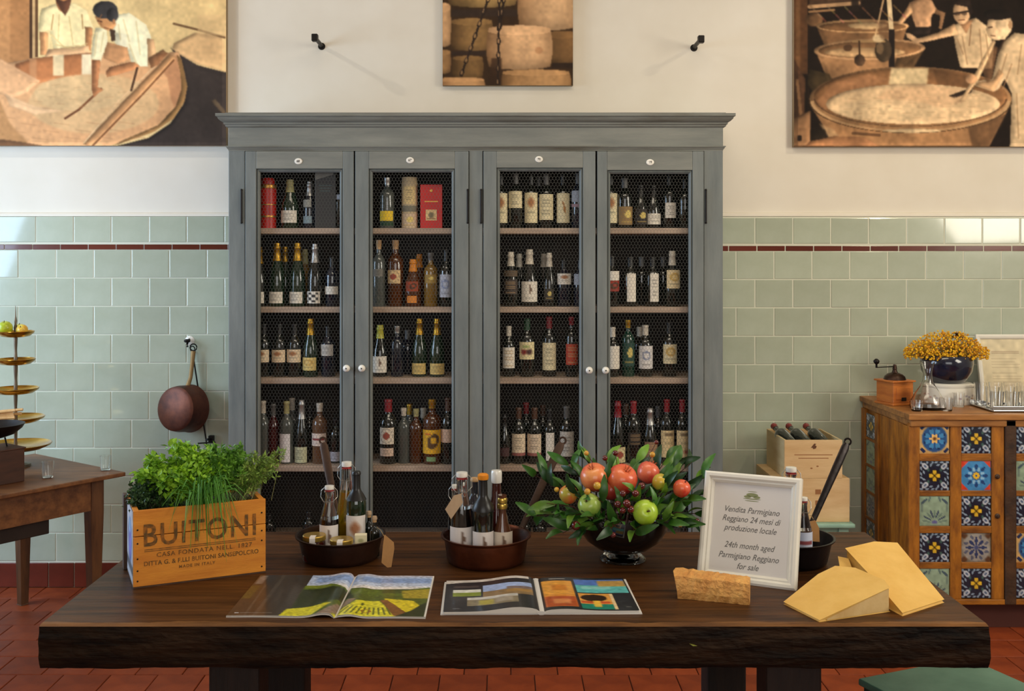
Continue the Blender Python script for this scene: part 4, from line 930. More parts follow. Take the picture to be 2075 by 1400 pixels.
def needles(nst, spread, hgt, nn, ln, droop=.0, lean=(0, 0)):
    def f():
        m1, m2 = MB(), MB()
        for i in range(nst):
            a = random.uniform(0, 2*PI); r = spread*math.sqrt(random.random()); h = hgt*random.uniform(.4, 1)
            b = Vector((random.gauss(0, spread*.4), random.gauss(0, spread*.3), 0)); e = Vector((r*math.cos(a)+lean[0]*h, r*.7*math.sin(a)+lean[1]*h, h))
            mid = b.lerp(e, .5)+Vector((0, 0, h*.15)); m2.tube([b, mid, e], .0008, 3)
            for k in range(nn):
                t_ = random.uniform(.3, 1); q = b.lerp(mid, t_*2) if t_ < .5 else mid.lerp(e, t_*2-1)
                leafquad(m1, q, rv()+Vector((0, 0, .5)), rv(), ln*random.uniform(.6, 1.2), ln*.16)
        return m1, m2
    return f
def chives(n, hgt):
    def f():
        m1 = MB()
        for i in range(n):
            a = random.uniform(-2.9, -.25) if i % 3 else random.uniform(0, 6.28); out = random.uniform(.03, .1); h = hgt*random.uniform(.5, 1.1); fall = random.uniform(.02, .2)*(1 if math.sin(a) < -.35 else .2)
            b = Vector((random.gauss(0, .012), random.gauss(0, .01), 0))
            p1 = b+Vector((out*.4*math.cos(a), out*.4*math.sin(a), h*.7)); p2 = b+Vector((out*math.cos(a), out*math.sin(a), h)); p3 = b+Vector((out*1.4*math.cos(a), out*1.45*math.sin(a), h-fall))
            pts = [b, b.lerp(p1, .6), p1, p1.lerp(p2, .6)+Vector((0, 0, h*.05)), p2, p3] if fall > .02 else [b, p1, p2]
            m1.tube(pts, [.0016]*(len(pts)-1)+[.0004], 4)
        return m1, MB()
    return f
herb('parsley_plant', 'bright green bushy parsley left of centre in the crate', .15, .125, parsley(80, .115, .19, 22, .024), green('parsley_leaf', (158, 204, 48), (74, 132, 24)), green('parsley_stem', (120, 160, 70), (80, 120, 40)))
herb('thyme_plant', 'dark low leafy herb at the left end of the crate', .06, .1, parsley(50, .06, .085, 20, .015), green('dark_herb_leaf', (58, 92, 44), (24, 46, 22)), green('dark_stem', (80, 80, 50), (50, 54, 30)))
herb('chive_plant', 'thin chives drooping over the crate front', .205, .035, chives(75, .105), green('chive_blade', (96, 158, 52), (54, 112, 34)))
herb('tarragon_plant', 'feathery green herb right of the chives in the crate', .265, .12, needles(120, .085, .175, 60, .021), green('feather_leaf', (118, 170, 52), (58, 108, 30)), green('feather_stem', (110, 140, 60), (70, 100, 40)))
herb('oregano_plant', 'wispy pale herb trailing over the right end of the crate', .335, .11, needles(75, .07, .15, 40, .017, lean=(.45, -.1)), green('wispy_leaf', (146, 174, 74), (84, 116, 42)), green('wispy_stem', (140, 140, 80), (100, 100, 50)))
# ---- pans
def pan(label, c, R0, R1, H, m_, attach, end, hm):
    t = thing('copper_pan', label, 'pan', c, 0, 'long-handled pans on the table')
    pr = [(0, 0), (R0*.9, 0), (R0*.97, .004), (R0, .014), (R1-.004, H-.01), (R1+.006, H-.004), (R1+.007, H), (R1, H), (R1-.008, H-.008), (R0-.005, .016), (R0-.012, .007), (0, .006)]
    MB().lathe(pr, 48).build('bowl', m_, t, smooth=45)
    a, e = Vector(attach)-Vector(c), Vector(end)-Vector(c); d = (e-a)
    pts = [a.lerp(e, k) for k in (-.02, .0, .3, .7, .95, 1.0)]
    MB().tube(pts, [.010, .010, .0115, .0145, .0145, .010], 12, flat=.3, up=(0, 1, 0)).build('handle', hm, t, smooth=50)
    ce = e+d.normalized()*.008
    MB().tube([ce+Vector((.011*math.cos(q), 0, .011*math.sin(q))) for q in [2*PI*k/14 for k in range(15)]], .0035, 6).build('hanging_ring', hm, t, smooth=60)
    for s_ in (-1, 1):
        w_ = Vector((-a.y, a.x, 0)).normalized()*s_*.035; MB().tube([a, a+w_*.5+Vector((0, 0, -.012)), a+w_*.95+Vector((0, 0, -.03))-a.xy.to_3d()*.0], .0045, 8).build('rivet_strap', hm, t, smooth=50)
    return t
c1, c2, c3 = Vector((-.527, 3.345, .8)), Vector((-.057, 3.315, .8)), Vector((.91, 3.305, .8))
pan('dark pan holding jars and small bottles, nearest the crate', c1, .122, .138, .078, panmet, (-.555, 3.475, .872), W(655, 897, 3.6), handlem)
pan('reddish copper pan holding three labelled vinegar bottles', c2, .125, .138, .085, panmet2, W(1058, 1068, 3.40), W(1138, 897, 3.5), handlem)
pan('black pan half hidden behind the white framed sign', c3, .118, .135, .082, paniron, W(1644, 1062, 3.40), W(1716, 899, 3.52), paniron)
# ---- swing-top and other table bottles
def fs(px, d): return (px-CX)*d/F
PROF['swing'] = [(0, 0), (.94, 0), (1, .02), (1, .42), (.93, .52), (.62, .7), (.45, .8), (.42, .9), (.5, .905), (.5, .94), (.36, .945), (.36, .96), (0, .96)]
PROF['tallswing'] = [(0, 0), (.94, 0), (1, .02), (1, .30), (.95, .42), (.66, .68), (.45, .82), (.42, .91), (.5, .915), (.5, .94), (.36, .945), (.36, .955), (0, .955)]
def swing(label, x, y, z, R, H, liq, fill, kind='swing', lab=None, glass=None, bail_open=True):
    t = thing('swing_top_bottle', label, 'bottle', (x, y, z), 0, CONT); P_ = PROF[kind]
    MB().lathe([(r*R, q*H) for r, q in P_], 28).build('glass_body', glass or clear, t, smooth=50)
    if liq:
        f_ = lambda q: float(np.interp(q, [b for a, b in P_[1:-2]], [a for a, b in P_[1:-2]]))
        qs = [.012]+[q for r, q in P_[3:-2] if q < fill]+[fill]
        MB().lathe([(0, .012*H)]+[(f_(q)*R*.93, q*H) for q in qs]+[(0, fill*H)], 26).build('liquid', liq, t, smooth=50)
    nr = .5*R
    MB().lathe([(0, .95*H), (nr*.95, .95*H), (nr*1.0, .965*H), (nr*.95, H), (0, H*1.004)], 18).build('stopper', porcelain, t, smooth=40)
    MB().lathe([(0, .925*H), (nr*.7, .925*H), (nr*.8, .952*H), (0, .953*H)], 16).build('gasket', gasket, t, smooth=40)
    zz = .84*H; b = nr*1.5
    MB().tube([(-nr, 0, .975*H), (-b*1.1, -.002, .93*H), (-b*1.15, -.004, zz), (-b*.6, -b, zz-.012), (b*.6, -b, zz-.012), (b*1.15, -.004, zz), (b*1.1, -.002, .93*H), (nr, 0, .975*H)], .0013, 6).build('wire_bail', steelw, t, smooth=60)
    if lab: make_label(t, R*1.012+.0005, *lab)
    return t
zi = .8065
WL = (226, 218, 212)
swing('small swing-top bottle of dark vinegar between the gold-lidded jars', fs(667, 3.36), 3.365, zi, .0315, .222, vinegar, .52, lab=(.01, .10, WL, 'wolf', 1.2))
swing('tall swing-top bottle of golden olive oil', fs(703, 3.43), 3.425, zi, .034, .288, oil, .66, 'tallswing')
bottle('vinegar_bottle', 'dark bottle with long black neck and white label beside the olive oil', 'bottle', fs(722, 3.37), 3.37, zi, 'bord', .0325, .268, 'green', 'black', [(.005, .13, WL, 'crest', 1.2)], CONT, capz=.66)
for px, dpt, top, nm in ((748, 3.395, 1040, 'rear'), (759, 3.345, 1050, 'front')):
    zt_ = CH-(top-CY)*dpt/F
    t = bottle('mini_bottle', 'tiny dark bottle with pale cap at the pan rim, the %s of two' % nm, 'bottle', fs(px, dpt), dpt, zi, 'bord', .0162, zt_-zi, 'dark', 'cork', [], CONT, capz=.9)
    MB().lathe([(0, 0), (.0085, 0), (.009, .004), (.007, .011), (0, .012)], 12, TR(0, 0, zt_-zi-.004)).build('stopper', kraftpale, t, smooth=40)
PROF['jar'] = [(0, 0), (.93, 0), (1, .04), (1, .72), (.9, .8), (.88, .84), (0, .84)]
def jar(label, px, dpt, ly, R, col):
    z1 = CH-(ly-CY)*dpt/F-zi; t = thing('jam_jar', label, 'jar', (fs(px, dpt), dpt, zi), 0, CONT)
    MB().lathe([(r*R, q*z1) for r, q in PROF['jar']], 28).build('glass_body', G[col], t, smooth=50)
    MB().lathe([(0, z1*.80), (R*.98, z1*.80), (R*1.02, z1*.82), (R*1.02, z1*.97), (R*.97, z1), (R*.8, z1*.995), (0, z1*1.0)], 30).build('lid', goldlid, t, smooth=35)
    m = MB(); w = .009
    m.add([(-w, -.012, z1+.0008), (w, -.012, z1+.0008), (w, -R*.98, z1+.0006), (-w, -R*.98, z1+.0006), (w, -R*1.04, z1*.95), (-w, -R*1.04, z1*.95), (w, -R*1.04, z1*.5), (-w, -R*1.04, z1*.5)], [(0, 1, 2, 3), (3, 2, 4, 5), (5, 4, 6, 7)])
    m.build('paper_seal', mat('white_paper', L(220, 214, 208), .8), t)
jar('gold-lidded jar of dark jam at the left of the pan', 637, 3.30, 1083, .036, 'red')
jar('gold-lidded jar of black preserve at the front of the pan', 692, 3.262, 1091, .036, 'dark')
t = thing('spice_box', 'small cream labelled box in the front of the dark pan', 'box', (fs(731, 3.28), 3.283, zi), .1, CONT)
MB().box(-.019, .019, -.012, .014, 0, .086).build('box_body', mat('cream_card', L(222, 212, 180), .7), t, bevel=.001)
cv = Canvas(0, 0, 10, 10, 12, 12, (226, 216, 176)); cv.ell(5, 5, 2.4, 2, (150, 150, 100), .8)
obj('label', cv.mesh('label', lambda U, V: (-.016+.032*U, np.full(U.shape, -.0126), .084-.03*V), paperm), t)
def hangtag(label, knot, pts, dpt, m_, anchor):
    """pts: outline pixels at one distance; knot/anchor: string ends"""
    P3 = [W(x, y, dpt) for x, y in pts]; o_ = P3[0]; t = thing('gift_tag', label, 'tag', o_, 0, 'card tags on the bottles')
    n_ = len(P3); bk = [p+Vector((0, .0012, 0)) for p in P3]
    MB().add(P3+bk, [tuple(range(n_)), tuple(range(n_, 2*n_))[::-1]]+[(i, (i+1) % n_, n_+(i+1) % n_, n_+i) for i in range(n_)]).build('card', m_, t, o_)
    MB().tube([W(knot[0], knot[1], dpt), (W(knot[0], knot[1], dpt)+Vector(anchor))/2+Vector((0, 0, .006)), Vector(anchor)], .0008, 5).build('string', string, t, o_)
hangtag('orange-brown card tag hanging over the right rim of the dark pan', (779, 1088), [(779, 1083), (798, 1099), (799, 1112), (793, 1149), (785, 1150), (773, 1140), (776, 1105)], 3.185, kraft, W(764, 1068, 3.29))
# pan 2
swing('dark swing-top vinegar bottle with a card tag, left in the copper pan', fs(936, 3.28), 3.275, zi, .0375, .284, vinegar, .6, 'tallswing', lab=(.03, .118, WL, 'wolf', 1.25))
bottle('vinegar_bottle', 'dark bottle with orange stopper in the middle of the copper pan', 'bottle', fs(979, 3.25), 3.245, zi, 'bord', .0335, .276, 'dark', 'black', [(.02, .11, WL, 'wolf', 1.25)], CONT, capz=.62)
MB().lathe([(0, 0), (.0165, 0), (.0175, .004), (.017, .014), (.012, .018), (0, .019)], 18, TR(fs(979, 3.25), 3.245, zi+.268)).build('orange_stopper', cap((226, 138, 30)), None, smooth=40)
so = bpy.data.objects['orange_stopper']; pb = [o for o in bpy.data.objects if o.get('label', '').startswith('dark bottle with orange stopper')][0]
so.data.transform(Matrix.Translation(-pb.location)); so.parent = pb
t = thing('vinegar_bottle', 'brown glass bottle with gold collar, right in the copper pan', 'bottle', (fs(1018, 3.27), 3.265, zi), 0, CONT)
MB().lathe([(r*.0335, q*.215) for r, q in PROF['flask']], 28).build('glass_body', brownliq, t, smooth=50)
for za in (.172, .190): MB().lathe([(0, za), (.0145, za), (.0155, za+.003), (.0155, za+.013), (.014, za+.016), (0, za+.016)], 18).build('gold_collar', goldlid, t, smooth=40)
make_label(t, .0341, .03, .105, (220, 206, 186), 'wolf', 1.2)
t = thing('vinegar_bottle', 'dark red bottle with white cap behind the gold-collared one', 'bottle', (fs(1006, 3.38), 3.385, zi), 0, CONT)
MB().lathe([(r*.043, q*.262) for r, q in PROF['flask']], 28).build('glass_body', G['red'], t, smooth=50)
MB().lathe([(0, .228), (.017, .228), (.018, .232), (.018, .262), (.016, .268), (0, .269)], 20).build('cap', porcelain, t, smooth=35)
bottle('vinegar_bottle', 'dark blue bottle with cork hidden behind the middle bottle', 'bottle', fs(962, 3.39), 3.385, zi, 'bord', .031, .244, 'blue', 'cork', [(.15, .163, (170, 170, 176), 'plain', 1.)], CONT, capz=.95)
swing('slim swing-top bottle at the back left of the copper pan', fs(922, 3.385), 3.38, zi, .024, .222, vinegar, .6)
hangtag('pale card tag tied to the swing-top bottle in the copper pan', (934, 1003), [(934, 1000), (938, 1018), (914, 1052), (902, 1032), (920, 1004)], 3.225, kraftpale, W(938, 1003, 3.26))
# pan 3
t = swing('swing-top bottle with orange neck band behind the framed sign', fs(1603, 3.36), 3.36, zi, .036, .283, vinegar, .6)
MB().lathe([(.02, .222), (.021, .223), (.021, .243), (.02, .244)], 18).build('neck_band', cap((214, 132, 60)), t, smooth=40)
swing('blue-labelled swing-top bottle at the right edge of the framed sign', fs(1627, 3.28), 3.275, zi, .027, .205, brownliq, .5, lab=(.03, .10, (190, 196, 214), 'redtext', 1.2))
hangtag('brown card tag leaning on the black pan', (1648, 1052), [(1636, 1058), (1652, 1054), (1660, 1070), (1661, 1098), (1638, 1096)], 3.31, kraft, W(1640, 1045, 3.36))

# ---- bowl of fruit and leaves
bc = Vector((fs(1262, 3.33), 3.33, .8))
darkglass = mat('smoked_glass', L(16, 12, 12), .05, coat=.8)
t = thing('fruit_bowl', 'dark glass footed bowl filled with fruit and leaves', 'bowl', bc)
MB().lathe([(0, .026), (.05, .028), (.085, .04), (.12, .066), (.141, .1), (.147, .135), (.148, .15), (.144, .15), (.142, .135), (.134, .1), (.112, .07), (.08, .048), (0, .04)], 44).build('bowl_body', darkglass, t, smooth=50)
MB().lathe([(0, .027), (.045, .027), (.058, .018), (.072, .008), (.075, .002), (.073, 0), (.06, .0), (.05, .006), (0, .01)], 40).build('glass_foot', clear, t, smooth=50)
leafm = [mat('laurel_leaf_%s' % n_, L(*a), .38, c2=L(*b), vscale=14, rnd=.25) for n_, a, b in (('mid', (62, 112, 34), (34, 72, 20)), ('deep', (34, 74, 30), (16, 42, 18)), ('light', (108, 148, 46), (70, 112, 30)))]
twig = mat('brown_twig', L(74, 42, 30), .7)
def leafmesh(m_):
    m = MB(); n_ = 7; vs = []
    for i in range(n_):
        u = i/(n_-1); w = .0155*math.sin(PI*min(1, u*.92+.04))**.8*(1-.25*u); zc_ = .010*math.sin(u*PI)-.012*u*u
        vs += [(u*.082, -w, zc_+w*.35), (u*.082, 0, zc_), (u*.082, w, zc_+w*.35)]
    fs_ = []
    for i in range(n_-1):
        for k in range(2): fs_.append((i*3+k, i*3+k+1, i*3+k+4, i*3+k+3))
    o = m.add(vs, fs_).build('leaf', m_, None, smooth=80); d = o.data; bpy.data.objects.remove(o); return d
LM = [leafmesh(q) for q in leafm]
t = thing('leaf_arrangement', 'spray of glossy green leaves, twigs and dark red berries in the bowl', 'foliage', bc+Vector((0, 0, .12)))
o0 = t.location.copy()
ends = [(1082, 962, 3.30), (1084, 1046, 3.24), (1118, 985, 3.26), (1108, 1020, 3.2), (1150, 940, 3.36), (1186, 926, 3.36), (1168, 1000, 3.16), (1232, 938, 3.42), (1290, 940, 3.44), (1352, 928, 3.38), (1378, 934, 3.32), (1402, 936, 3.3), (1428, 968, 3.26), (1432, 1000, 3.3), (1426, 1042, 3.22), (1392, 1066, 3.18), (1356, 1060, 3.14), (1204, 1052, 3.14), (1238, 1072, 3.12), (1178, 1078, 3.16), (1140, 1080, 3.2), (1288, 1082, 3.14), (1330, 1030, 3.14), (1255, 1028, 3.12), (1210, 1010, 3.14), (1352, 985, 3.2), (1285, 1000, 3.16), (1396, 1010, 3.2), (1140, 1046, 3.16), (1230, 985, 3.24)]
berrym = mat('dark_red_berry', L(112, 28, 24), .2, c2=L(60, 14, 16), vscale=40, coat=.4); yberry = mat('yellow_crab_apple', L(206, 176, 60), .3, c2=L(190, 96, 40), vscale=30, coat=.2)
nl = 0
for k, (px, py, dp) in enumerate(ends):
    e = W(px, py, dp)-o0; b = Vector((e.x*.25, e.y*.3, -.02)); mid = b.lerp(e, .55)+Vector((0, 0, .03))
    MB().tube([b, mid, e], [.0022, .0018, .001], 5).build('twig', twig, t)
    for q in (.35, .5, .62, .74, .86, .98):
        if random.random() < .12: continue
        p = b.lerp(mid, q*1.8) if q < .55 else mid.lerp(e, (q-.55)/.45)
        d = (e-b).normalized()+rv(.42); d.normalize(); n_ = Vector((0, -.75, .6))+rv(.45); n_ = n_-d*n_.dot(d); n_.normalize(); y_ = n_.cross(d)
        o = obj('leaf', LM[(k+nl) % 3 if random.random() < .75 else 0], t); nl += 1
        M = Matrix((d, y_, n_)).transposed().to_4x4(); s_ = random.uniform(.75, 1.15); M = TR(*(p+(bc-bc))) @ M @ Matrix.Diagonal((s_, s_, s_, 1)); o.matrix_basis = M
for px, py, dp, r, mm in ((1167, 1065, 3.15, .014, 0), (1262, 1000, 3.12, .010, 0), (1252, 1022, 3.12, .011, 0), (1270, 1020, 3.11, .012, 0), (1288, 1000, 3.12, .011, 0), (1226, 928, 3.3, .009, 0), (1247, 918, 3.32, .009, 0), (1330, 896, 3.3, .007, 0), (1188, 918, 3.3, .008, 1), (1210, 984, 3.16, .012, 1), (1322, 921, 3.3, .009, 1), (1128, 992, 3.22, .008, 1), (1242, 1084, 3.12, .009, 0), (1378, 1062, 3.16, .009, 1), (1412, 1056, 3.18, .009, 0), (1262, 1034, 3.115, .010, 0), (1190, 996, 3.15, .010, 1), (1278, 1032, 3.11, .011, 0), (1300, 985, 3.15, .011, 0)):
    p = W(px, py, dp)-o0; o = MB().sphere(p, r, 12, 8).build('berry', yberry if mm else berrym, t, smooth=80)
    if py < 930: MB().tube([p*.5, p*.8+Vector((0, 0, .01)), p], .0012, 4).build('twig', twig, t)
def fruit(name, label, px, py, dp, rpx, c_a, c_b, crown=False, tilt=(0, 0), vs=4.5):
    r = rpx*dp/F; p = W(px, py, dp); t = thing(name, label, 'fruit', p-Vector((0, 0, r)), 0, 'fruit in the glass bowl')
    R_ = RX(tilt[0]) @ RY(tilt[1])
    pr = [(0, -.80), (.10, -.86), (.3, -.93), (.62, -.80), (.9, -.38), (1, .05), (.94, .42), (.72, .76), (.42, .93), (.2, .93), (.07, .84), (0, .76)]
    MB().lathe([(a*r, b*r) for a, b in pr], 26, TR(0, 0, r) @ R_).build('flesh', mat(name+'_skin_%d_%d_%d' % (c_a[0], c_a[1], c_b[1]), L(*c_a), .3, c2=L(*c_b), vscale=vs/r*.1, coat=.25, contrast=(.4, .62)), t, smooth=70)
    if crown:
        m = MB()
        for k in range(6):
            a = 2*PI*k/6; m.add([(.05*r*math.cos(a-.5), .05*r*math.sin(a-.5), .78*r), (.18*r*math.cos(a-.4), .18*r*math.sin(a-.4), .95*r), (.3*r*math.cos(a), .3*r*math.sin(a), 1.22*r), (.18*r*math.cos(a+.4), .18*r*math.sin(a+.4), .95*r)], [(0, 1, 2, 3)], TR(0, 0, r) @ R_)
        m.build('crown', mat('pomegranate_crown', L(186, 96, 54), .6), t)
    else:
        MB().tube([(0, 0, .78*r), (.03*r, 0, 1.0*r), (.1*r, 0, 1.15*r)], .045*r+.0006, 6, TR(0, 0, r) @ R_).build('stem', twig, t)
fruit('pomegranate', 'big pomegranate at the left of the fruit bowl', 1205, 968, 3.25, 29, (214, 60, 48), (232, 150, 88), True, (.5, -.3))
fruit('pomegranate', 'big pomegranate in the middle of the fruit bowl', 1260, 972, 3.24, 31, (206, 50, 44), (226, 118, 72), True, (.6, .3))
fruit('pomegranate', 'smaller pomegranate at the back right of the middle one', 1313, 958, 3.31, 23, (200, 56, 52), (224, 120, 84), True, (-.2, .6))
fruit('apple', 'small red apple among the leaves at the right', 1381, 990, 3.2, 18, (206, 52, 38), (224, 110, 70), False, (.3, .4))
fruit('apple', 'large green apple at the front of the bowl', 1307, 1038, 3.15, 26, (150, 186, 40), (176, 206, 70), False, (1.25, .1))
fruit('apple', 'small yellow-green apple right of the pomegranates', 1338, 977, 3.22, 17, (188, 188, 62), (206, 170, 60), False, (.4, .7))
fruit('apple', 'red and green apple at the left among the leaves', 1152, 1002, 3.2, 19, (206, 92, 50), (170, 160, 60), False, (.2, -.3))
fruit('apple', 'pale green apple low at the left front', 1195, 1024, 3.17, 24, (128, 160, 60), (160, 184, 88), False, (.9, -.4))
fruit('pomegranate', 'dark red pomegranate half hidden below the middle one', 1238, 992, 3.25, 22, (160, 40, 40), (190, 74, 56), True, (.9, -.8))

# ---- framed sign
sa = math.atan2(-.122, .265); SW, SH = .293, .325
sg = thing('framed_sign', 'white framed price sign for aged cheese leaning on the table', 'sign', (.582, 3.13, .8), sa)
LEAN = RX(math.radians(-20))
whitew = mat('white_lacquer_frame', L(226, 222, 210), .4, var=.05, vscale=12)
fw = .03
def sp(mb, name, m_, **k): return mb.build(name, m_, sg, **k)
def rail(poly, name):
    """frame member: outer edge -> raised bead -> sloped inner edge, mitred"""
    pass
lay_ = [(0, .0, .022), (0, .0, .0), (.006, .0, -.004), (.014, .0, -.004), (.020, 0, .003), (.024, 0, .002), (.031, 0, .009), (.031, 0, .014)]
def corner(ins): return [(ins, ins), (SW-ins, ins), (SW-ins, SH-ins), (ins, SH-ins)]
for sd in range(4):
    vs = []
    for ins, _, dp in lay_:
        cs = corner(ins)
        for cnr in (cs[sd], cs[(sd+1) % 4]): vs.append((cnr[0], dp, cnr[1]))
    n_ = len(lay_); fs_ = [(2*i, 2*i+1, 2*i+3, 2*i+2) for i in range(n_-1)]+[(2*n_-2, 2*n_-1, 1, 0)]
    sp(MB().add(vs, fs_, LEAN), ('frame_rail' if sd % 2 == 0 else 'frame_stile'), whitew, smooth=30)
sp(MB().box(.03, SW-.03, .0125, .0145, .03, SH-.03, LEAN), 'paper_sheet', mat('sign_paper', L(212, 208, 204), .6))
sp(MB().box(.01, SW-.01, .0147, .02, .01, SH-.01, LEAN), 'back_board', mat('brown_hardboard', L(110, 84, 60), .8))
sp(MB().box(SW/2-.025, SW/2+.025, .0, .003, -.0, .235, TR(0, .17, .0) @ RX(math.radians(16))), 'easel_strut', mat('brown_hardboard', L(110, 84, 60), .8))
greyink = mat('grey_script_ink', L(96, 94, 92), .8)
for body, v, sz in (('Vendita Parmigiano', .665, .025), ('Reggiano 24 mesi di', .58, .025), ('produzione locale', .495, .025), ('24th month aged', .34, .025), ('Parmigiano Reggiano', .245, .025), ('for sale', .155, .025)):
    text('lettering', body, sz, greyink, sg, LEAN @ TR(SW/2, .0122, SH*v) @ FRONT, shear=.35, sx=.86, extrude=.0001)
lg = mat('olive_logo_ink', L(132, 138, 98), .8)
for dx, dz, w_, h_ in ((0, .012, .020, .006), (-.014, .006, .012, .004), (.014, .006, .012, .004), (0, 0, .03, .0016), (0, -.006, .024, .0012), (0, .022, .016, .001)):
    sp(MB().prism([(w_*.9*math.cos(2*PI*k/14), h_*math.sin(2*PI*k/14)) for k in range(14)], 0, .0002, LEAN @ TR(SW/2+dx, .0123, SH*.775+dz) @ RX(PI/2)), 'logo_mark', lg)

# ---- cheese
cheese = mat('aged_cheese', L(228, 186, 104), .55, c2=L(214, 168, 84), vscale=9, bump=.12, bscale=60, sub=.12)
rindc = mat('cheese_rind', L(214, 184, 128), .6, c2=L(196, 158, 98), vscale=10, bump=.1, bscale=40)
crumb = mat('crumbly_cheese', L(222, 168, 92), .7, c2=L(190, 128, 62), vscale=22, bump=.7, bscale=90, sub=.08)
def wedge(label, top, hs, m_side=None):
    """top: outline points on the table (x, y), hs: height above the table at each"""
    n_ = len(top); cx = sum(p[0] for p in top)/n_; cy = sum(p[1] for p in top)/n_
    t = thing('cheese_wedge', label, 'cheese', (cx, cy, .8), 0, 'pieces of hard cheese')
    vs = [(x-cx, y-cy, h) for (x, y), h in zip(top, hs)]+[(x-cx, y-cy, 0) for x, y in top]
    o = MB().add(vs, [tuple(range(n_)), tuple(range(n_, 2*n_))[::-1]]+[(i, (i+1) % n_, n_+(i+1) % n_, n_+i) for i in range(n_)]).build('paste', cheese, t, bevel=.0035, segs=3, smooth=45)
    return t, o, (cx, cy)
t, o, c_ = wedge('wide pale cheese wedge lying in front', [(.784, 2.893), (.839, 2.752), (1.052, 2.832), (1.05, 2.868), (1.0, 2.955), (.955, 2.985), (.905, 2.978)], [.007, .006, .066, .074, .082, .078, .058])
MB().add([(p[0]-c_[0], p[1]-c_[1], h) for p, h in (((.86, 2.7572), .006), ((1.0515, 2.8305), .063), ((1.0515, 2.8305), .003), ((.86, 2.7572), .002))], [(0, 1, 2, 3)]).build('rind', rindc, t)
wedge('tall cheese wedge tilted behind the wide one', [(1.077, 2.80), (1.232, 2.908), (1.195, 3.15), (1.12, 3.13), (1.02, 3.085), (1.045, 2.93)], [.010, .010, .100, .108, .102, .062])
wedge('small piece of cheese rind behind the tilted wedge', [(.985, 3.03), (1.01, 2.995), (1.018, 3.07), (1.0, 3.09)], [.065, .05, .075, .075])
p0, p1 = onz(1387, 1214), onz(1518, 1226); d = (p1-p0); L_ = d.length; ang = math.atan2(d.y, d.x)
t = thing('cheese_slab', 'long crumbly cheese slab in front of the white sign', 'cheese', p0, ang, 'pieces of hard cheese')
m = MB(); n_ = 22; vs = []; prs = [(0, .003), (-.003, .02), (.0, .04), (.006, .058), (.03, .066), (.062, .066), (.066, .03), (.062, .003)]
for i in range(n_+1):
    u = i/n_
    for k, (y, z) in enumerate(prs):
        x = -.02+(L_+.02)*u+(-.012 if i == 0 and k in (3, 4, 5) else 0); vs.append((x+random.gauss(0, .0012), y*(1-.12*u)+random.gauss(0, .0013), z*(1.06-.1*u)+random.gauss(0, .0009) if k not in (0, 7) else 0))
q = len(prs); m.add(vs, [(i*q+k, i*q+(k+1) % q, (i+1)*q+(k+1) % q, (i+1)*q+k) for i in range(n_) for k in range(q)]+[tuple(range(q)), tuple(range(n_*q, (n_+1)*q))])
m.build('paste', crumb, t)

# ---- magazine
c = Canvas(0, 0, 100, 100, 190, 150, (52, 42, 34))
c.poly([(0, 0), (34, 0), (34, 100), (0, 100)], (56, 46, 38)); c.line([(14, 0), (14, 100)], 2, (84, 74, 64), .6); c.line([(7, 0), (9, 100)], 1, (96, 86, 74), .5); c.rect(4, 0, 10, 26, (52, 46, 44), 1, 2); c.rect(1, 2, 5, 24, (128, 120, 116), .9, 2); c.rect(0, 28, 5, 60, (96, 84, 34), .7, 5); c.rect(24, 0, 34, 100, (66, 60, 54), .7, 4)
c.rect(3, 92, 5, 93.6, (220, 220, 220)); c.rect(5.5, 92.4, 22, 93.4, (120, 112, 104), .7)
sky = (c.X >= 30.5)*1.
c.grad((172, 190, 226), (236, 234, 236), 'y', sky*(c.Y < 40)); c.put(sky*(c.Y < 40)*np.clip(1-np.abs(c.Y-34)/8, 0, 1), (246, 236, 224), .9); c.rect(60, 8, 99, 20, (120, 150, 206), .7, 6); c.rect(34, 6, 58, 20, (128, 158, 214), .7, 6); c.rect(40, 0, 100, 4, (206, 196, 206), .7, 3)
c.put(sky*(c.Y >= 36), (84, 96, 32)); c.poly([(30, 28), (44, 26), (52, 36), (60, 38), (84, 38), (100, 30), (100, 52), (30, 52)], (92, 108, 36), 1, 1); c.poly([(30, 38), (46, 34), (56, 42), (60, 60), (40, 78), (30, 86)], (46, 54, 26), 1, 2); c.rect(30.5, 27, 44, 34, (132, 140, 50), .7, 2); c.rect(74, 36, 90, 46, (66, 76, 36), .8, 3); c.poly([(84, 40), (100, 34), (100, 58), (86, 58)], (176, 156, 48), .9, 2)
c.poly([(28, 84), (50, 74), (42, 100), (26, 100)], (206, 196, 40), 1, 1); c.poly([(44, 100), (58, 62), (62, 62), (52, 100)], (134, 112, 92), 1, 1); c.poly([(52, 100), (62, 66), (74, 64), (86, 100)], (212, 204, 44), 1, 1); c.poly([(76, 58), (92, 64), (97, 78), (84, 100), (80, 80)], (216, 196, 40), 1, 1); c.poly([(74, 62), (78, 62), (92, 96), (84, 98)], (128, 84, 40), 1, 0); c.poly([(97, 70), (100, 66), (100, 100), (84, 100), (92, 86)], (48, 58, 30), 1, 1)
for k in range(10): c.line([(57+k*2.7-(k-4.5)*.5, 80), (56+k*2.9, 95)], .7, (78, 84, 24), .9)
c.ell(69, 88, 2.6, 4, (150, 90, 30), .9, 0, 0, .7); c.ell(66, 74, .7, 3, (60, 70, 30)); c.noise(.1, 2)
c.rect(99.2, 0, 100, 100, (226, 220, 210)); c.rect(0, 99, 100, 100, (170, 164, 156))
mq = [onz(458, 1251), onz(862, 1254), onz(880, 1170), onz(528, 1168)]
mz_ = thing('magazine', 'open magazine with a yellow vineyard landscape, left on the table', 'magazine', ((mq[0]+mq[1])/2), 0)
o_ = mz_.location.copy()
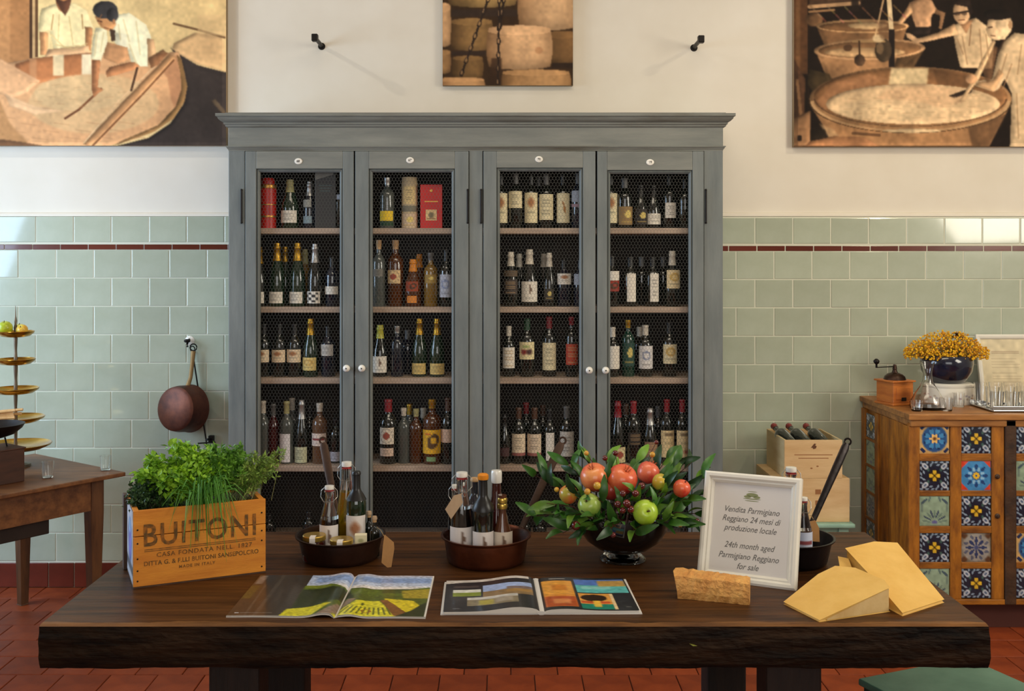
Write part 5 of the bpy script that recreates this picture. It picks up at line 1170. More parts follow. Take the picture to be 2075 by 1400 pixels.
def magz(U): return .004+.010*np.exp(-((U-.49)/.07)**2)+.006*np.exp(-((U-.62)/.05)**2)-.010*np.exp(-((U-.545)/.012)**2)+.001*np.sin(U*9)
def magf(U, V):
    b0 = np.array(mq[3]); b1 = np.array(mq[2]); f0 = np.array(mq[0]); f1 = np.array(mq[1])
    P_ = ((b0+(b1-b0)*U[..., None])*(1-V[..., None])+(f0+(f1-f0)*U[..., None])*V[..., None])-np.array(o_)
    return P_[..., 0], P_[..., 1], magz(U)
gloss = printmat('glossy_page', .28, .3)
obj('printed_spread', c.mesh('printed_spread', magf, gloss), mz_)
m = MB(); n_ = 48; pts = []
for i in range(n_+1):
    u = i/n_; z = float(magz(np.array(u)))-.0008
    for v in (0, 1):
        x, y, _ = magf(np.array([[u]]), np.array([[float(v)]])); pts += [(float(x[0, 0]), float(y[0, 0]), z), (float(x[0, 0]), float(y[0, 0]), max(.0, z-.0035))]
m.add(pts, [f for i in range(n_) for f in ((i*4, (i+1)*4, (i+1)*4+1, i*4+1), (i*4+2, i*4+3, (i+1)*4+3, (i+1)*4+2), (i*4+1, (i+1)*4+1, (i+1)*4+3, i*4+3))]+[(0, 1, 3, 2), (n_*4, n_*4+2, n_*4+3, n_*4+1)])
m.build('page_block', mat('page_paper', L(214, 208, 198), .7), mz_)
# ---- open photo book
bq = [onz(898, 1241, .808), onz(1296, 1238, .808), onz(1262, 1172, .808), onz(905, 1178, .808)]
bk = thing('photo_book', 'open hardback photo book with dark pages, centre front of the table', 'book', Vector(((bq[0].x+bq[1].x)/2, (bq[0].y+bq[1].y)/2, .8)))
o_ = bk.location.copy(); MID = .5
def bookz(U): return .010+.012*np.clip(np.exp(-((U-.38)/.13)**2), 0, 1)*(U < .5)+.006*np.exp(-((U-.62)/.12)**2)*(U >= .5)-.008*np.exp(-((U-.5)/.02)**2)+.004*np.exp(-((U-.38)/.13)**2)*0
def bookf(U, V):
    P_ = ((np.array(bq[3])+(np.array(bq[2])-np.array(bq[3]))*U[..., None])*(1-V[..., None])+(np.array(bq[0])+(np.array(bq[1])-np.array(bq[0]))*U[..., None])*V[..., None])-np.array(o_)
    return P_[..., 0], P_[..., 1], bookz(U)
c = Canvas(0, 0, 100, 100, 180, 110, (44, 44, 46))
c.rect(0, 0, 46, 8, (206, 198, 190)); c.poly([(0, 0), (20, 0), (20, 4), (0, 12)], (206, 198, 190)); c.rect(4, 20, 18, 26, (96, 84, 80), .6)
c.rect(4, 33, 19.5, 54, (126, 140, 50)); c.rect(4, 33, 19.5, 42, (216, 216, 206)); c.rect(20.5, 22, 47, 60, (136, 110, 74)); c.rect(20.5, 22, 47, 42, (158, 178, 220)); c.rect(33, 34, 47, 42, (116, 94, 84), .9, 1); c.rect(33, 44, 47, 52, (170, 130, 70), .8, 1)
c.rect(12, 58, 39, 84, (132, 120, 96)); c.rect(12, 58, 39, 66, (196, 192, 184)); c.rect(18, 68, 26, 82, (176, 164, 60), .8, 2); c.rect(27, 64, 36, 78, (170, 160, 146), .7, 2); c.rect(5, 89, 8, 92, (84, 84, 86))
c.rect(47.6, 0, 51, 100, (40, 44, 48)); c.rect(53, 12, 69.5, 92, (216, 140, 50)); c.rect(53, 12, 69.5, 56, (226, 160, 62), .8, 4); c.rect(58, 26, 66, 44, (190, 110, 30), .7, 3); c.rect(53, 62, 69.5, 92, (170, 74, 38), .9, 3); c.rect(57, 70, 66, 84, (220, 150, 90), .7, 3); c.line([(58, 6), (66, 6)], 1.2, (190, 186, 180))
c.rect(71, 6, 99, 48, (96, 180, 176)); c.rect(71, 6, 99, 24, (88, 120, 190)); c.rect(84, 10, 99, 28, (196, 150, 70), .9, 2); c.rect(74, 28, 90, 36, (150, 206, 196), .8, 2)
c.rect(71, 51, 89, 97, (222, 156, 74)); c.ell(79, 64, 7, 10, (54, 38, 26), 1, 1); c.rect(71, 82, 89, 97, (40, 128, 106)); c.rect(72, 74, 87, 80, (190, 70, 40), .8, 1); c.rect(78, 72, 82, 90, (236, 190, 70), .9, 1); c.rect(88, 51, 89.6, 97, (232, 200, 150)); c.rect(94, 88, 97, 91, (70, 70, 70))
c.noise(.06, 3)
obj('printed_spread', c.mesh('printed_spread', bookf, gloss), bk)
pagep = mat('page_paper', L(214, 208, 198), .7)
for u0, u1 in ((.004, .497), (.503, .996)):
    m = MB(); n_ = 22; pts = []
    for i in range(n_+1):
        u = u0+(u1-u0)*i/n_; z = float(bookz(np.array(u)))-.0006
        for v in (0, 1):
            x, y, _ = bookf(np.array([[u]]), np.array([[float(v)]])); pts += [(float(x[0, 0]), float(y[0, 0]), z), (float(x[0, 0]), float(y[0, 0]), .004)]
    m.add(pts, [f for i in range(n_) for f in ((i*4, (i+1)*4, (i+1)*4+1, i*4+1), (i*4+2, i*4+3, (i+1)*4+3, (i+1)*4+2), (i*4+1, (i+1)*4+1, (i+1)*4+3, i*4+3))]+[(0, 1, 3, 2), (n_*4, n_*4+2, n_*4+3, n_*4+1)])
    m.build('page_block', pagep, bk)
coverm = mat('white_book_cover', L(212, 208, 202), .45)
cq = [onz(893, 1246), onz(1301, 1244), onz(1268, 1176), onz(901, 1182)]
for u0, u1 in ((0, .487), (.513, 1)):
    pts = []
    for u, v in ((u0, 0), (u1, 0), (u1, 1), (u0, 1)): pts.append(((cq[3]+(cq[2]-cq[3])*u)*(1-v)+(cq[0]+(cq[1]-cq[0])*u)*v-o_))
    MB().add([(p.x, p.y, .0) for p in pts]+[(p.x, p.y, .0042) for p in pts], [(0, 1, 2, 3), (4, 5, 6, 7), (0, 1, 5, 4), (1, 2, 6, 5), (2, 3, 7, 6), (3, 0, 4, 7)]).build('cover', coverm, bk, bevel=.001)
pa, pb_ = (cq[0]+cq[1])/2-o_, (cq[2]+cq[3])/2-o_
MB().tube([(pa.x, pa.y-.004, .005), (pb_.x, pb_.y+.002, .005)], [.011, .011], 10, flat=.5).build('spine', coverm, bk, smooth=50)
# ================================================================ small table in the left corner
swood = mat('brown_walnut', L(128, 84, 48), .42, c2=L(82, 48, 28), vscale=4, vec=(1, 6, 6), bump=.06, detail=6)
swood_v = mat('brown_walnut_leg', L(104, 68, 40), .45, c2=L(66, 40, 24), vscale=4, vec=(6, 6, 1), bump=.06)
dwood = mat('dark_rail_wood', L(46, 32, 24), .6, var=.4, vscale=8)
fd = Vector((-.594, -.804, 0)); bd = Vector((-.846, .533, 0)); bd = (bd-fd*bd.dot(fd)).normalized()
sc_ = Vector((-1.85, 4.95, 0)); SL, SWd, SHt = 1.25, .78, .75
st = thing('side_table', 'brown walnut table in the left corner under the brass stand', 'table', sc_)
Ms = Matrix((fd, bd, Vector((0, 0, 1)))).transposed().to_4x4()
def stp(mb, name, m_, **k): return mb.build(name, m_, st, **k)
stp(MB().box(-.03, SL, -.03, SWd, SHt-.02, SHt, Ms), 'tabletop', swood, bevel=.004)
stp(MB().box(.07, SL-.1, .045, .065, SHt-.17, SHt-.021, Ms), 'apron', swood)
stp(MB().box(.07, SL-.1, SWd-.095, SWd-.075, SHt-.17, SHt-.021, Ms), 'apron', swood)
stp(MB().box(.045, .065, .07, SWd-.1, SHt-.17, SHt-.021, Ms), 'apron', swood)
for a, b in ((.04, .04), (.04, SWd-.1), (SL-.1, .04), (SL-.1, SWd-.1)):
    w0, w1 = .066, .04; vs = []
    for z, w in ((SHt-.021, w0), (SHt-.18, w0), (0, w1)):
        o_ = (w0-w)/2; vs += [(a+o_, b+o_, z), (a+o_+w, b+o_, z), (a+o_+w, b+o_+w, z), (a+o_, b+o_+w, z)]
    stp(MB().add(vs, [(0, 1, 2, 3), (8, 11, 10, 9)]+[(r*4+k, r*4+(k+1) % 4, r*4+4+(k+1) % 4, r*4+4+k) for r in range(2) for k in range(4)], Ms), 'leg', swood_v, bevel=.003)
stp(MB().box(.27, SL-.1, .12, .16, SHt-.255, SHt-.175, Ms), 'drawer_runner', dwood, bevel=.004)
# brass tiered stand
brass = mat('polished_brass', L(196, 152, 66), .24, .95, c2=L(160, 116, 44), vscale=9)
pp = Vector((-2.398, 5.09, SHt))
t = thing('tiered_stand', 'tall brass stand with five round trays', 'stand', pp)
zs = [.851-.75, .984-.75, 1.125-.75, 1.268-.75, 1.404-.75]; rs = [.166, .134, .108, .092, .087]
for k, (z_, r) in enumerate(zip(zs, rs)):
    MB().lathe([(0, z_-.02), (r*.35, z_-.02), (r*.75, z_-.014), (r*.97, z_+.002), (r, z_+.01), (r*.985, z_+.0115), (r*.93, z_+.004), (r*.72, z_-.009), (r*.3, z_-.014), (0, z_-.014)], 40, TR(0, 0, 0)).build('tray', brass, t, smooth=50)
pr = [(0, 0), (.07, 0), (.068, .012), (.03, .02), (.012, .035)]
for k in range(40):
    z_ = .04+k*(.66-.04)/39; pr.append((.0065+.003*abs(math.sin(z_*22)), z_))
pr += [(.007, .67), (.009, .68), (.005, .70), (.007, .715), (.003, .74), (.0015, .785), (0, .79)]
MB().lathe(pr, 14).build('pole', mat('grey_bronze', L(112, 98, 82), .35, .8), t, smooth=50)
def plainfruit(name, label, p, r, ca, cb, tilt):
    t = thing(name, label, 'fruit', p, 0, 'fruit on the brass stand')
    prf = [(0, -.80), (.10, -.86), (.3, -.93), (.62, -.80), (.9, -.38), (1, .05), (.94, .42), (.72, .76), (.42, .93), (.2, .93), (.07, .84), (0, .76)]
    MB().lathe([(a*r, b*r) for a, b in prf], 24, TR(0, 0, r*.93) @ RX(tilt)).build('flesh', mat('stand_fruit_%d' % ca[0], L(*ca), .35, c2=L(*cb), vscale=25, coat=.2), t, smooth=70)
    MB().tube([(0, 0, .78*r), (.05*r, 0, 1.15*r)], .0018, 6, TR(0, 0, r*.93) @ RX(tilt)).build('stem', twig, t)
plainfruit('apple', 'yellow-green apple on the top tray of the brass stand', pp+Vector((-.035, -.035, zs[4]-.008)), .036, (196, 196, 40), (150, 170, 36), .3)
plainfruit('peach', 'orange and yellow fruit beside the apple on the top tray', pp+Vector((.042, -.02, zs[4]-.01)), .028, (222, 150, 50), (206, 186, 60), .8)
plainfruit('apple', 'small apple at the back of the top tray', pp+Vector((0, .045, zs[4]-.01)), .028, (206, 190, 60), (170, 160, 40), .2)
# breadsticks lying over the fourth tray
bread = mat('baked_breadstick', L(224, 184, 130), .8, c2=L(198, 150, 92), vscale=20, bump=.2)
for k in range(9):
    a = pp+Vector((.045-.010*(k % 4)+.012*(k//4), -.105+.011*(k % 5), zs[1]+.022+.013*(k % 3)+.008*(k//5))); e = a+Vector((-.33+.02*(k % 3), -.06-.015*(k % 4), -.02-.006*(k % 3)))
    t = thing('breadstick', 'pale breadstick in the bundle on the brass stand tray', 'breadstick', a, 0, 'breadsticks on the brass stand')
    MB().tube([a, a.lerp(e, .33)+Vector((0, .004, .002)), a.lerp(e, .66)+Vector((0, -.003, .001)), e], [.007, .0085, .008, .0065], 8).build('crust', bread, t, a, smooth=60)
# kitchen scale: wooden box with dark pan
bx = Vector((-2.195, 4.747, SHt))
t = thing('kitchen_scale', 'old kitchen scale, dark wooden box with a black pan on top', 'scale', bx, math.atan2(fd.y, fd.x)+PI)
boxw = mat('dark_mahogany_box', L(78, 46, 32), .5, c2=L(54, 32, 24), vscale=5, vec=(1, 5, 5))
MB().box(-.30, 0, -.0, .17, 0, .15).build('box_body', boxw, t, bevel=.003)
MB().box(-.305, .005, -.005, .175, .15, .158).build('box_lid', boxw, t, bevel=.003)
MB().lathe([(0, 0), (.012, 0), (.012, .03), (.007, .035), (.007, .06), (0, .06)], 14, TR(-.09, .08, .158)).build('column', iron, t, smooth=40)
for s_ in (-.05, .05):
    MB().tube([(-.09+s_, .08, .158), (-.09+s_*.8, .08, .2)], .004, 6).build('support', iron, t, smooth=50)
MB().lathe([(0, .0), (.04, .0), (.085, .015), (.118, .042), (.13, .062), (.126, .063), (.11, .044), (.07, .02), (0, .008)], 40, TR(-.10, .08, .205)).build('pan', iron, t, smooth=50)
# tumblers
def tumbler(label, p, r=.026, h=.07, grp='small clear tumblers'):
    t = thing('glass_tumbler', label, 'glass', p, 0, grp)
    o = MB().lathe([(0, 0), (r*.82, 0), (r*.86, .004), (r, h), (r*.94, h), (r*.8, .008), (0, .008)], 24).build('glass_wall', clear, t, smooth=40); return t
tumbler('small clear tumbler in front on the corner table', Vector((fs(97, 4.83), 4.83, SHt)), .028, .075)
tumbler('small clear tumbler at the right corner of the corner table', Vector((fs(217, 5.02), 5.0, SHt)), .026, .07)

# ================================================================ tiled sideboard at the right
FY = 4.93; BX0 = 1.93; BX1 = 3.15; BT = 1.033; BB = .125
obw = mat('carved_mango_wood', L(176, 110, 26), .5, c2=L(104, 56, 10), vscale=5, vec=(4, 4, 1.2), bump=.18, bscale=36, detail=6)
obw_h = mat('carved_mango_wood_rail', L(174, 108, 26), .5, c2=L(102, 56, 10), vscale=5, vec=(1.2, 4, 4), bump=.18, bscale=36, detail=6)
topw = mat('sideboard_top_wood', L(178, 122, 62), .45, c2=L(116, 70, 34), vscale=4, vec=(1, 6, 6), bump=.06)
darkp = mat('dark_carved_post', L(78, 50, 26), .6, c2=L(44, 28, 16), vscale=12, bump=.3)
sb = thing('sideboard', 'carved orange-brown sideboard inlaid with patterned blue tiles', 'sideboard', (BX0, FY, 0))
so_ = (BX0, FY, 0); K = F/FY
def xs(px): return (px-CX)/K
def zs_(py): return CH-(py-CY)/K
def sbp(mb, name, m_, parent=None, **k): return mb.build(name, m_, parent or sb, so_, **k)
sbp(MB().box(BX0-.012, BX1+.02, FY-.025, YW-.012, BT-.028, BT), 'top_board', topw, bevel=.003)
sbp(MB().box(BX0+.0, BX1, FY-.012, YW-.02, BT-.062, BT-.028), 'top_moulding', topw, bevel=.006)
sbp(MB().box(BX0+.01, BX1, FY+.02, YW-.02, BB, BT-.062), 'carcass', obw)
sbp(MB().box(BX0+.04, BX1-.03, FY+.05, YW-.05, 0, BB), 'plinth', mat('red_brown_plinth', L(74, 34, 24), .7))
sbp(MB().box(BX0-.004, BX1, FY-.006, FY+.02, BB, zs_(1214)), 'bottom_rail', obw_h, bevel=.003)
sbp(MB().box(BX0-.004, BX1, FY-.006, FY+.02, zs_(857), BT-.062), 'top_rail', obw_h, bevel=.003)
rowsy = [(860, 918), (935, 993), (1006, 1065), (1081, 1138), (1153, 1211)]
cols = [(1864, 1924), (1949, 2008), (2060, 2120), (2144, 2203), (2282, 2341)]
edges = [(1841, 1863), (1925, 1948), (2009, 2034), (2121, 2143), (2204, 2226), (2259, 2281), (2342, 2366)]
for a, b in edges: sbp(MB().box(xs(a), xs(b), FY-.004, FY+.02, zs_(1214), zs_(857)), 'front_stile', obw, bevel=.003)
for a, b in ((2035, 2058), (2227, 2258)): sbp(MB().box(xs(a), xs(b), FY-.012, FY+.02, BB, zs_(845)), 'carved_post', darkp, bevel=.006)
for ca, cb in cols:
    for (y0, y1), (y2, y3) in zip(rowsy, rowsy[1:]):
        sbp(MB().box(xs(ca-1), xs(cb+1), FY-.002, FY+.02, zs_(y2-1), zs_(y1+1)), 'front_rail', obw_h, bevel=.002)
for px, py in ((2020, 965), (2020, 1045)):
    sbp(MB().lathe([(0, 0), (.012, 0), (.012, .004), (.006, .008), (.006, .014), (0, .015)], 16, TR(xs(px), FY-.004, zs_(py)) @ RX(PI/2)), 'door_knob', darkp, smooth=40)
tilep = printmat('glazed_print', .18, .4)
NAV, WHT, YEL, BLU = (26, 34, 52), (190, 196, 206), (226, 182, 52), (44, 92, 150)
def tA(c):
    c.a[:] = (206, 168, 108); c.ell(0, 0, .86, .9, (38, 84, 140), 1, 1)
    for k in range(8): a = k*PI/4+.39; c.ell(.55*math.cos(a), .55*math.sin(a), .22, .16, (70, 140, 190), .9, 0, a); c.ell(.72*math.cos(a), .72*math.sin(a), .08, .12, (24, 44, 84), .9, 0, a)
    for k in range(4): a = k*PI/2+.785; c.ell(1.0*math.cos(a)*1.12, 1.0*math.sin(a)*1.12, .12, .2, (30, 50, 90), 1, 0, a)
    for k in range(6): a = k*PI/3; c.ell(.2*math.cos(a), .2*math.sin(a), .16, .09, (236, 190, 110), 1, 0, a)
    c.ell(0, 0, .1, .1, (90, 50, 30))
def tB(c):
    c.a[:] = NAV
    for sx in (-1, 1):
        for sy in (-1, 1):
            c.ell(.64*sx, .64*sy, .26, .17, WHT, .95, 0, .785*sx*sy); c.ell(.64*sx, .64*sy, .16, .05, (70, 90, 120), .9, 0, .785*sx*sy)
            for dx, dy in ((.25, .72), (.72, .25), (.9, .5), (.5, .9), (.9, .9), (.12, .9), (.9, .12)): c.ell(dx*sx, dy*sy, .11, .06, (150, 170, 190), .9, 0, math.atan2(dy*sy, dx*sx)+.8)
            c.ell(.42*sx, .4*sy, .06, .1, (84, 130, 110), .9)
    c.ell(0, 0, .42, .4, (20, 24, 34))
    for k in range(4): a = k*PI/2; c.ell(.2*math.cos(a), .2*math.sin(a), .19, .15, YEL, 1, 0, a)
    c.line([(-.25, -.25), (.25, .25)], .05, (60, 44, 20)); c.line([(-.25, .25), (.25, -.25)], .05, (60, 44, 20))
def tC(c):
    c.a[:] = (66, 136, 190)
    for sx in (-1, 1):
        for sy in (-1, 1): c.poly([(sx, sy), (.45*sx, sy), (.75*sx, .75*sy), (sx, .45*sy)], (214, 70, 40), 1, 0)
    for k in range(8): a = k*PI/4; c.ell(.62*math.cos(a), .62*math.sin(a), .2, .1, (30, 60, 110), .9, 0, a); c.ell(.42*math.cos(a+.39), .42*math.sin(a+.39), .16, .09, (150, 190, 214), .9, 0, a+.39)
    c.ell(0, 0, .3, .3, (40, 80, 120)); 
    for k in range(8): a = k*PI/4; c.ell(.17*math.cos(a), .17*math.sin(a), .12, .05, YEL, 1, 0, a)
def tD(c):
    c.a[:] = (142, 164, 140)
    for k in range(9): a = PI*(k+.5)/9; c.ell(.55*math.cos(a), .8-.62*math.sin(a)*1.0, .3, .06, (60, 74, 96) if k % 2 else (108, 130, 116), .9, 0, -a)
    for sx in (-1, 1): c.ell(.7*sx, -.65, .3, .09, (60, 80, 96), .9, 0, .7*sx); c.ell(.35*sx, -.8, .2, .07, (90, 112, 110), .9, 0, 1.2*sx); c.ell(.85*sx, -.2, .07, .3, (96, 116, 112), .8)
    c.ell(0, .75, .2, .12, (90, 90, 140))
def tE(c):
    c.a[:] = (126, 118, 104); c.ell(0, 0, .95, .95, (156, 152, 146), .8, 1)
    for k in range(8): a = k*PI/4; c.ell(.45*math.cos(a), .45*math.sin(a), .26, .1, (40, 56, 96), .95, 0, a); c.ell(.75*math.cos(a+.39), .75*math.sin(a+.39), .16, .1, (84, 90, 110), .9, 0, a)
    for k in range(4): a = k*PI/2+.785; c.ell(1.15*math.cos(a), 1.15*math.sin(a), .2, .2, (90, 60, 40), 1)
    c.ell(0, 0, .16, .16, (70, 80, 120))
TM = {}
tw = 60/K
for nm, fn in (('A', tA), ('B', tB), ('C', tC), ('D', tD), ('E', tE)):
    c = Canvas(-1, -1, 1, 1, 34, 34); fn(c); c.noise(.05, 3)
    TM[nm] = c.mesh('pattern_tile', lambda U, V: (tw*(U-.5), .003*np.maximum(np.abs(U-.5)*2, np.abs(V-.5)*2)**8, tw*(.5-V)), tilep)
layout = ['ABDBD', 'BCBEB', 'BDBAB', 'DBEBC', 'BABDB']
for (ca, cb), pat in zip(cols, layout):
    for (y0, y1), q in zip(rowsy, pat):
        o = obj('pattern_tile', TM[q], sb); o.location = (xs((ca+cb)/2)-BX0, .001, zs_((y0+y1)/2))
# left end of the sideboard: tile strip at the back, plain boards in front
for y0, y1, nm in ((YW-.075, YW-.02, 'end_stile'), (FY+.40, FY+.45, 'end_stile'), (FY+.0, FY+.07, 'end_stile')):
    sbp(MB().box(BX0-.006, BX0+.012, y0, y1, BB, BT-.062), nm, obw, bevel=.002)
for k in range(3):
    y0 = FY+.075+k*.108; sbp(MB().box(BX0+.001, BX0+.011, y0, y0+.104, BB, BT-.062), 'end_board', obw, bevel=.002)
c = Canvas(-1, -1, 1, 1, 34, 34); tB(c)
ez = [.9, .76, .62, .48, .34, .2]
TMe = {q: bpy.data.meshes.new('end_tile') for q in ()}
for k, z_ in enumerate(ez):
    c = Canvas(-1, -1, 1, 1, 20, 24); (tB, tD, tD, tE, tB, tD)[k](c); c.noise(.05, 3)
    me = c.mesh('end_tile', lambda U, V: (np.full(U.shape, .0), .14*(.5-U), .125*(.5-V)), tilep)
    o = obj('end_tile', me, sb); o.location = (-.001, .515, z_-.01)
    if k < 5: sbp(MB().box(BX0-.004, BX0+.01, FY+.45, YW-.075, z_-.088, z_-.074), 'end_rail', obw_h, bevel=.001)
# ---- on the sideboard
def onsb(px, d): return Vector((fs(px, d), d, BT))
g = onsb(1813, 5.27); kk = F/5.27
t = thing('coffee_grinder', 'wooden box coffee grinder with black crank on the sideboard', 'grinder', g, math.radians(20))
gw = mat('honey_grinder_wood', L(196, 116, 44), .45, c2=L(158, 84, 30), vscale=5, vec=(1, 1, 5))
MB().box(-.07, .07, -.07, .07, 0, .012).build('base', gw, t, bevel=.003)
MB().box(-.062, .062, -.062, .062, .012, .115).build('box_body', gw, t, bevel=.002)
MB().box(-.072, .072, -.072, .072, .115, .124).build('lid', gw, t, bevel=.003)
MB().box(-.045, .045, -.066, -.06, .03, .09).build('drawer', gw, t, bevel=.002)
MB().box(-.014, .014, -.069, -.065, .022, .04).build('drawer_slot', iron, t, bevel=.001)
MB().lathe([(0, .124), (.055, .124), (.05, .14), (.035, .153), (.014, .16), (.01, .175), (.012, .178), (.007, .2), (0, .202)], 26).build('dome', mat('brown_iron', L(62, 40, 28), .4, .6, var=.3), t, smooth=40)
MB().tube([(0, 0, .19), (-.12, -.01, .19), (-.125, -.01, .19)], [.005, .004, .004], 8, flat=.6).build('crank', iron, t, smooth=50)
MB().lathe([(0, .19), (.005, .19), (.005, .205), (.014, .215), (.015, .224), (.007, .233), (0, .235)], 16, TR(-.122, -.01, 0)).build('crank_knob', iron, t, smooth=50)
# pedestal, bowl, flowers
pb2 = onsb(1918, 5.3)
cer = mat('white_majolica', L(222, 216, 202), .25, coat=.4)
t = thing('ceramic_pedestal', 'white ceramic pedestal with small painted fruit, under the blue bowl', 'pedestal', pb2)
cv = Canvas(0, 0, 100, 20, 120, 24, (224, 218, 204))
for k in range(14): cv.ell(random.uniform(4, 96), random.uniform(9, 17), 2.2, 1.5, random.choice([(196, 140, 120), (150, 140, 150), (170, 150, 130), (150, 110, 110)]), .8, 1); 
MB().lathe([(0, 0), (.13, 0), (.134, .01), (.128, .085), (.132, .09), (.132, .1), (.12, .106), (0, .106)], 44, Matrix.Diagonal((1, .75, 1, 1))).build('ceramic_body', cer, t, smooth=35)
obj('painted_band', cv.mesh('painted_band', lambda U, V: (.1335*np.sin((U-.5)*PI), -.1335*.75*np.cos((U-.5)*PI), .084-.068*V), printmat('glazed_paint', .25, .4)), t)
t = thing('blue_bowl', 'dark blue glazed bowl holding the yellow flowers', 'bowl', pb2+Vector((0, 0, .106)))
MB().lathe([(0, 0), (.075, 0), (.1, .02), (.122, .06), (.128, .1), (.124, .135), (.118, .14), (.112, .135), (.118, .1), (.11, .06), (.09, .03), (0, .015)], 44).build('bowl_body', mat('cobalt_glaze', L(26, 30, 52), .15, c2=L(16, 16, 26), vscale=12, coat=.6), t, smooth=50)
t = thing('yellow_flowers', 'dense bunch of dried yellow flowers in the blue bowl', 'flowers', pb2+Vector((0, 0, .24)))
yf = MB(); st_ = MB(); of = MB()
for k in range(1700):
    a = random.uniform(0, 2*PI); r = .215*math.sqrt(random.random()); h = (.125*(1-(r/.25)**2)+.015)*random.uniform(.15, 1.1)
    p = Vector((r*math.cos(a), r*.55*math.sin(a), h-.02)); (yf if random.random() < .62 else of).sphere(p, random.uniform(.003, .0062), 5, 4)
    if k % 6 == 0: st_.tube([(p.x*.3, p.y*.3, -.06), p*.6, p], .001, 3)
stuff(yf.build('yellow_heads', mat('yellow_blossom', L(236, 190, 30), .8, c2=L(222, 160, 22), vscale=40), t)); stuff(of.build('ochre_heads', mat('ochre_blossom', L(222, 156, 26), .8, c2=L(176, 116, 20), vscale=40), t)); stuff(st_.build('flower_stems', mat('dry_stem', L(122, 108, 50), .9), t))
m = MB()
for k in range(14):
    d = Vector((random.gauss(0, 1), random.gauss(0, .6), .5)); leafquad(m, Vector((.06, 0, .09))+rv(.008), d, rv()+Vector((0, 0, 1)), .03, .008)
stuff(m.build('dark_sprig', mat('dark_brown_leaf', L(70, 48, 28), .7), t))
# carafe and glasses
def glassthing(name, label, cat, p, prof, grp=None):
    t = thing(name, label, cat, p, 0, grp); MB().lathe(prof, 32).build('glass_wall', clear, t, smooth=50); return t
glassthing('carafe', 'clear glass carafe with a flared neck, in front of the pedestal', 'carafe', onsb(1880, 5.10), [(0, 0), (.078, 0), (.086, .01), (.084, .03), (.06, .075), (.034, .115), (.024, .14), (.021, .17), (.025, .2), (.034, .228), (.032, .229), (.023, .2), (.0185, .17), (.0215, .14), (.031, .115), (.057, .075), (.08, .03), (.08, .014), (.06, .006), (0, .006)])
tumbler('clear tumbler beside the carafe on the sideboard', onsb(1917, 5.03), .033, .06, 'tumblers on the sideboard')
tumbler('clear tumbler in front of the painted pedestal', onsb(1942, 5.16), .03, .07, 'tumblers on the sideboard')
tumbler('clear tumbler left of the carafe on the sideboard', onsb(1858, 5.02), .03, .05, 'tumblers on the sideboard')
# glass tray with tumblers
tp = onsb(2072, 5.08)
t = thing('serving_tray', 'black serving tray under the clear glasses on the sideboard', 'tray', tp)
MB().box(-.2, .22, -.12, .14, .004, .012).build('tray_plate', mat('silver_plate', L(190, 190, 188), .2, .9), t, bevel=.003)
for y in (-.116, .13): MB().box(-.2, .22, y, y+.008, .012, .03).build('tray_rim', mat('silver_rim', L(180, 180, 178), .25, .9), t, bevel=.002)
for x in (-.17, .19): MB().box(x-.01, x+.01, -.1, .12, 0, .004).build('tray_foot', iron, t)
kx = 0
for j in range(3):
    for i in range(5):
        x = -.165+i*.075+(.02 if j % 2 else 0); y = -.08+j*.085
        if x > .19: continue
        tumbler('upturned clear glass in the %s row on the tray, %s from the left' % (('front', 'middle', 'back')[j], ('first', 'second', 'third', 'fourth', 'fifth')[i]), tp+Vector((x, y, .0125)), .032, .085+.012*j, 'glasses on the serving tray')
# framed certificate leaning on the tiles
cf = thing('framed_certificate', 'cream framed certificate leaning on the tiles behind the tray', 'picture', onsb(2048, 5.42), 0)
LN = RX(math.radians(-12)); cw_, ch_ = .30, .345
lay2 = [(0, .016), (0, 0), (.008, -.003), (.018, 0), (.024, .006), (.024, .01)]
for sd in range(4):
    vs = []
    for ins, dp in lay2:
        cs = [(-cw_/2+ins, ins), (cw_/2-ins, ins), (cw_/2-ins, ch_-ins), (-cw_/2+ins, ch_-ins)]
        for cnr in (cs[sd], cs[(sd+1) % 4]): vs.append((cnr[0], dp, cnr[1]))
    n_ = len(lay2); MB().add(vs, [(2*i, 2*i+1, 2*i+3, 2*i+2) for i in range(n_-1)]+[(2*n_-2, 2*n_-1, 1, 0)], LN).build('frame_rail', whitew, cf)
cv = Canvas(0, 0, 100, 120, 60, 72, (212, 198, 164))
for y in (26, 30): cv.rect(22, y, 78, y+2, (160, 138, 112), .8)
for y in range(42, 100, 6): cv.rect(20, y, 80-(y*7 % 13), y+1.5, (176, 158, 130), .6)
cv.noise(.04, 5)
me = cv.mesh('certificate_sheet', lambda U, V: ((U-.5)*(cw_-.046), np.full(U.shape, .009), ch_-.023-(ch_-.046)*V), paperm); me.transform(LN); obj('certificate_sheet', me, cf)
MB().box(-cw_/2+.01, cw_/2-.01, .0105, .015, .01, ch_-.01, LN).build('back_board', mat('brown_hardboard', L(110, 84, 60), .8), cf)

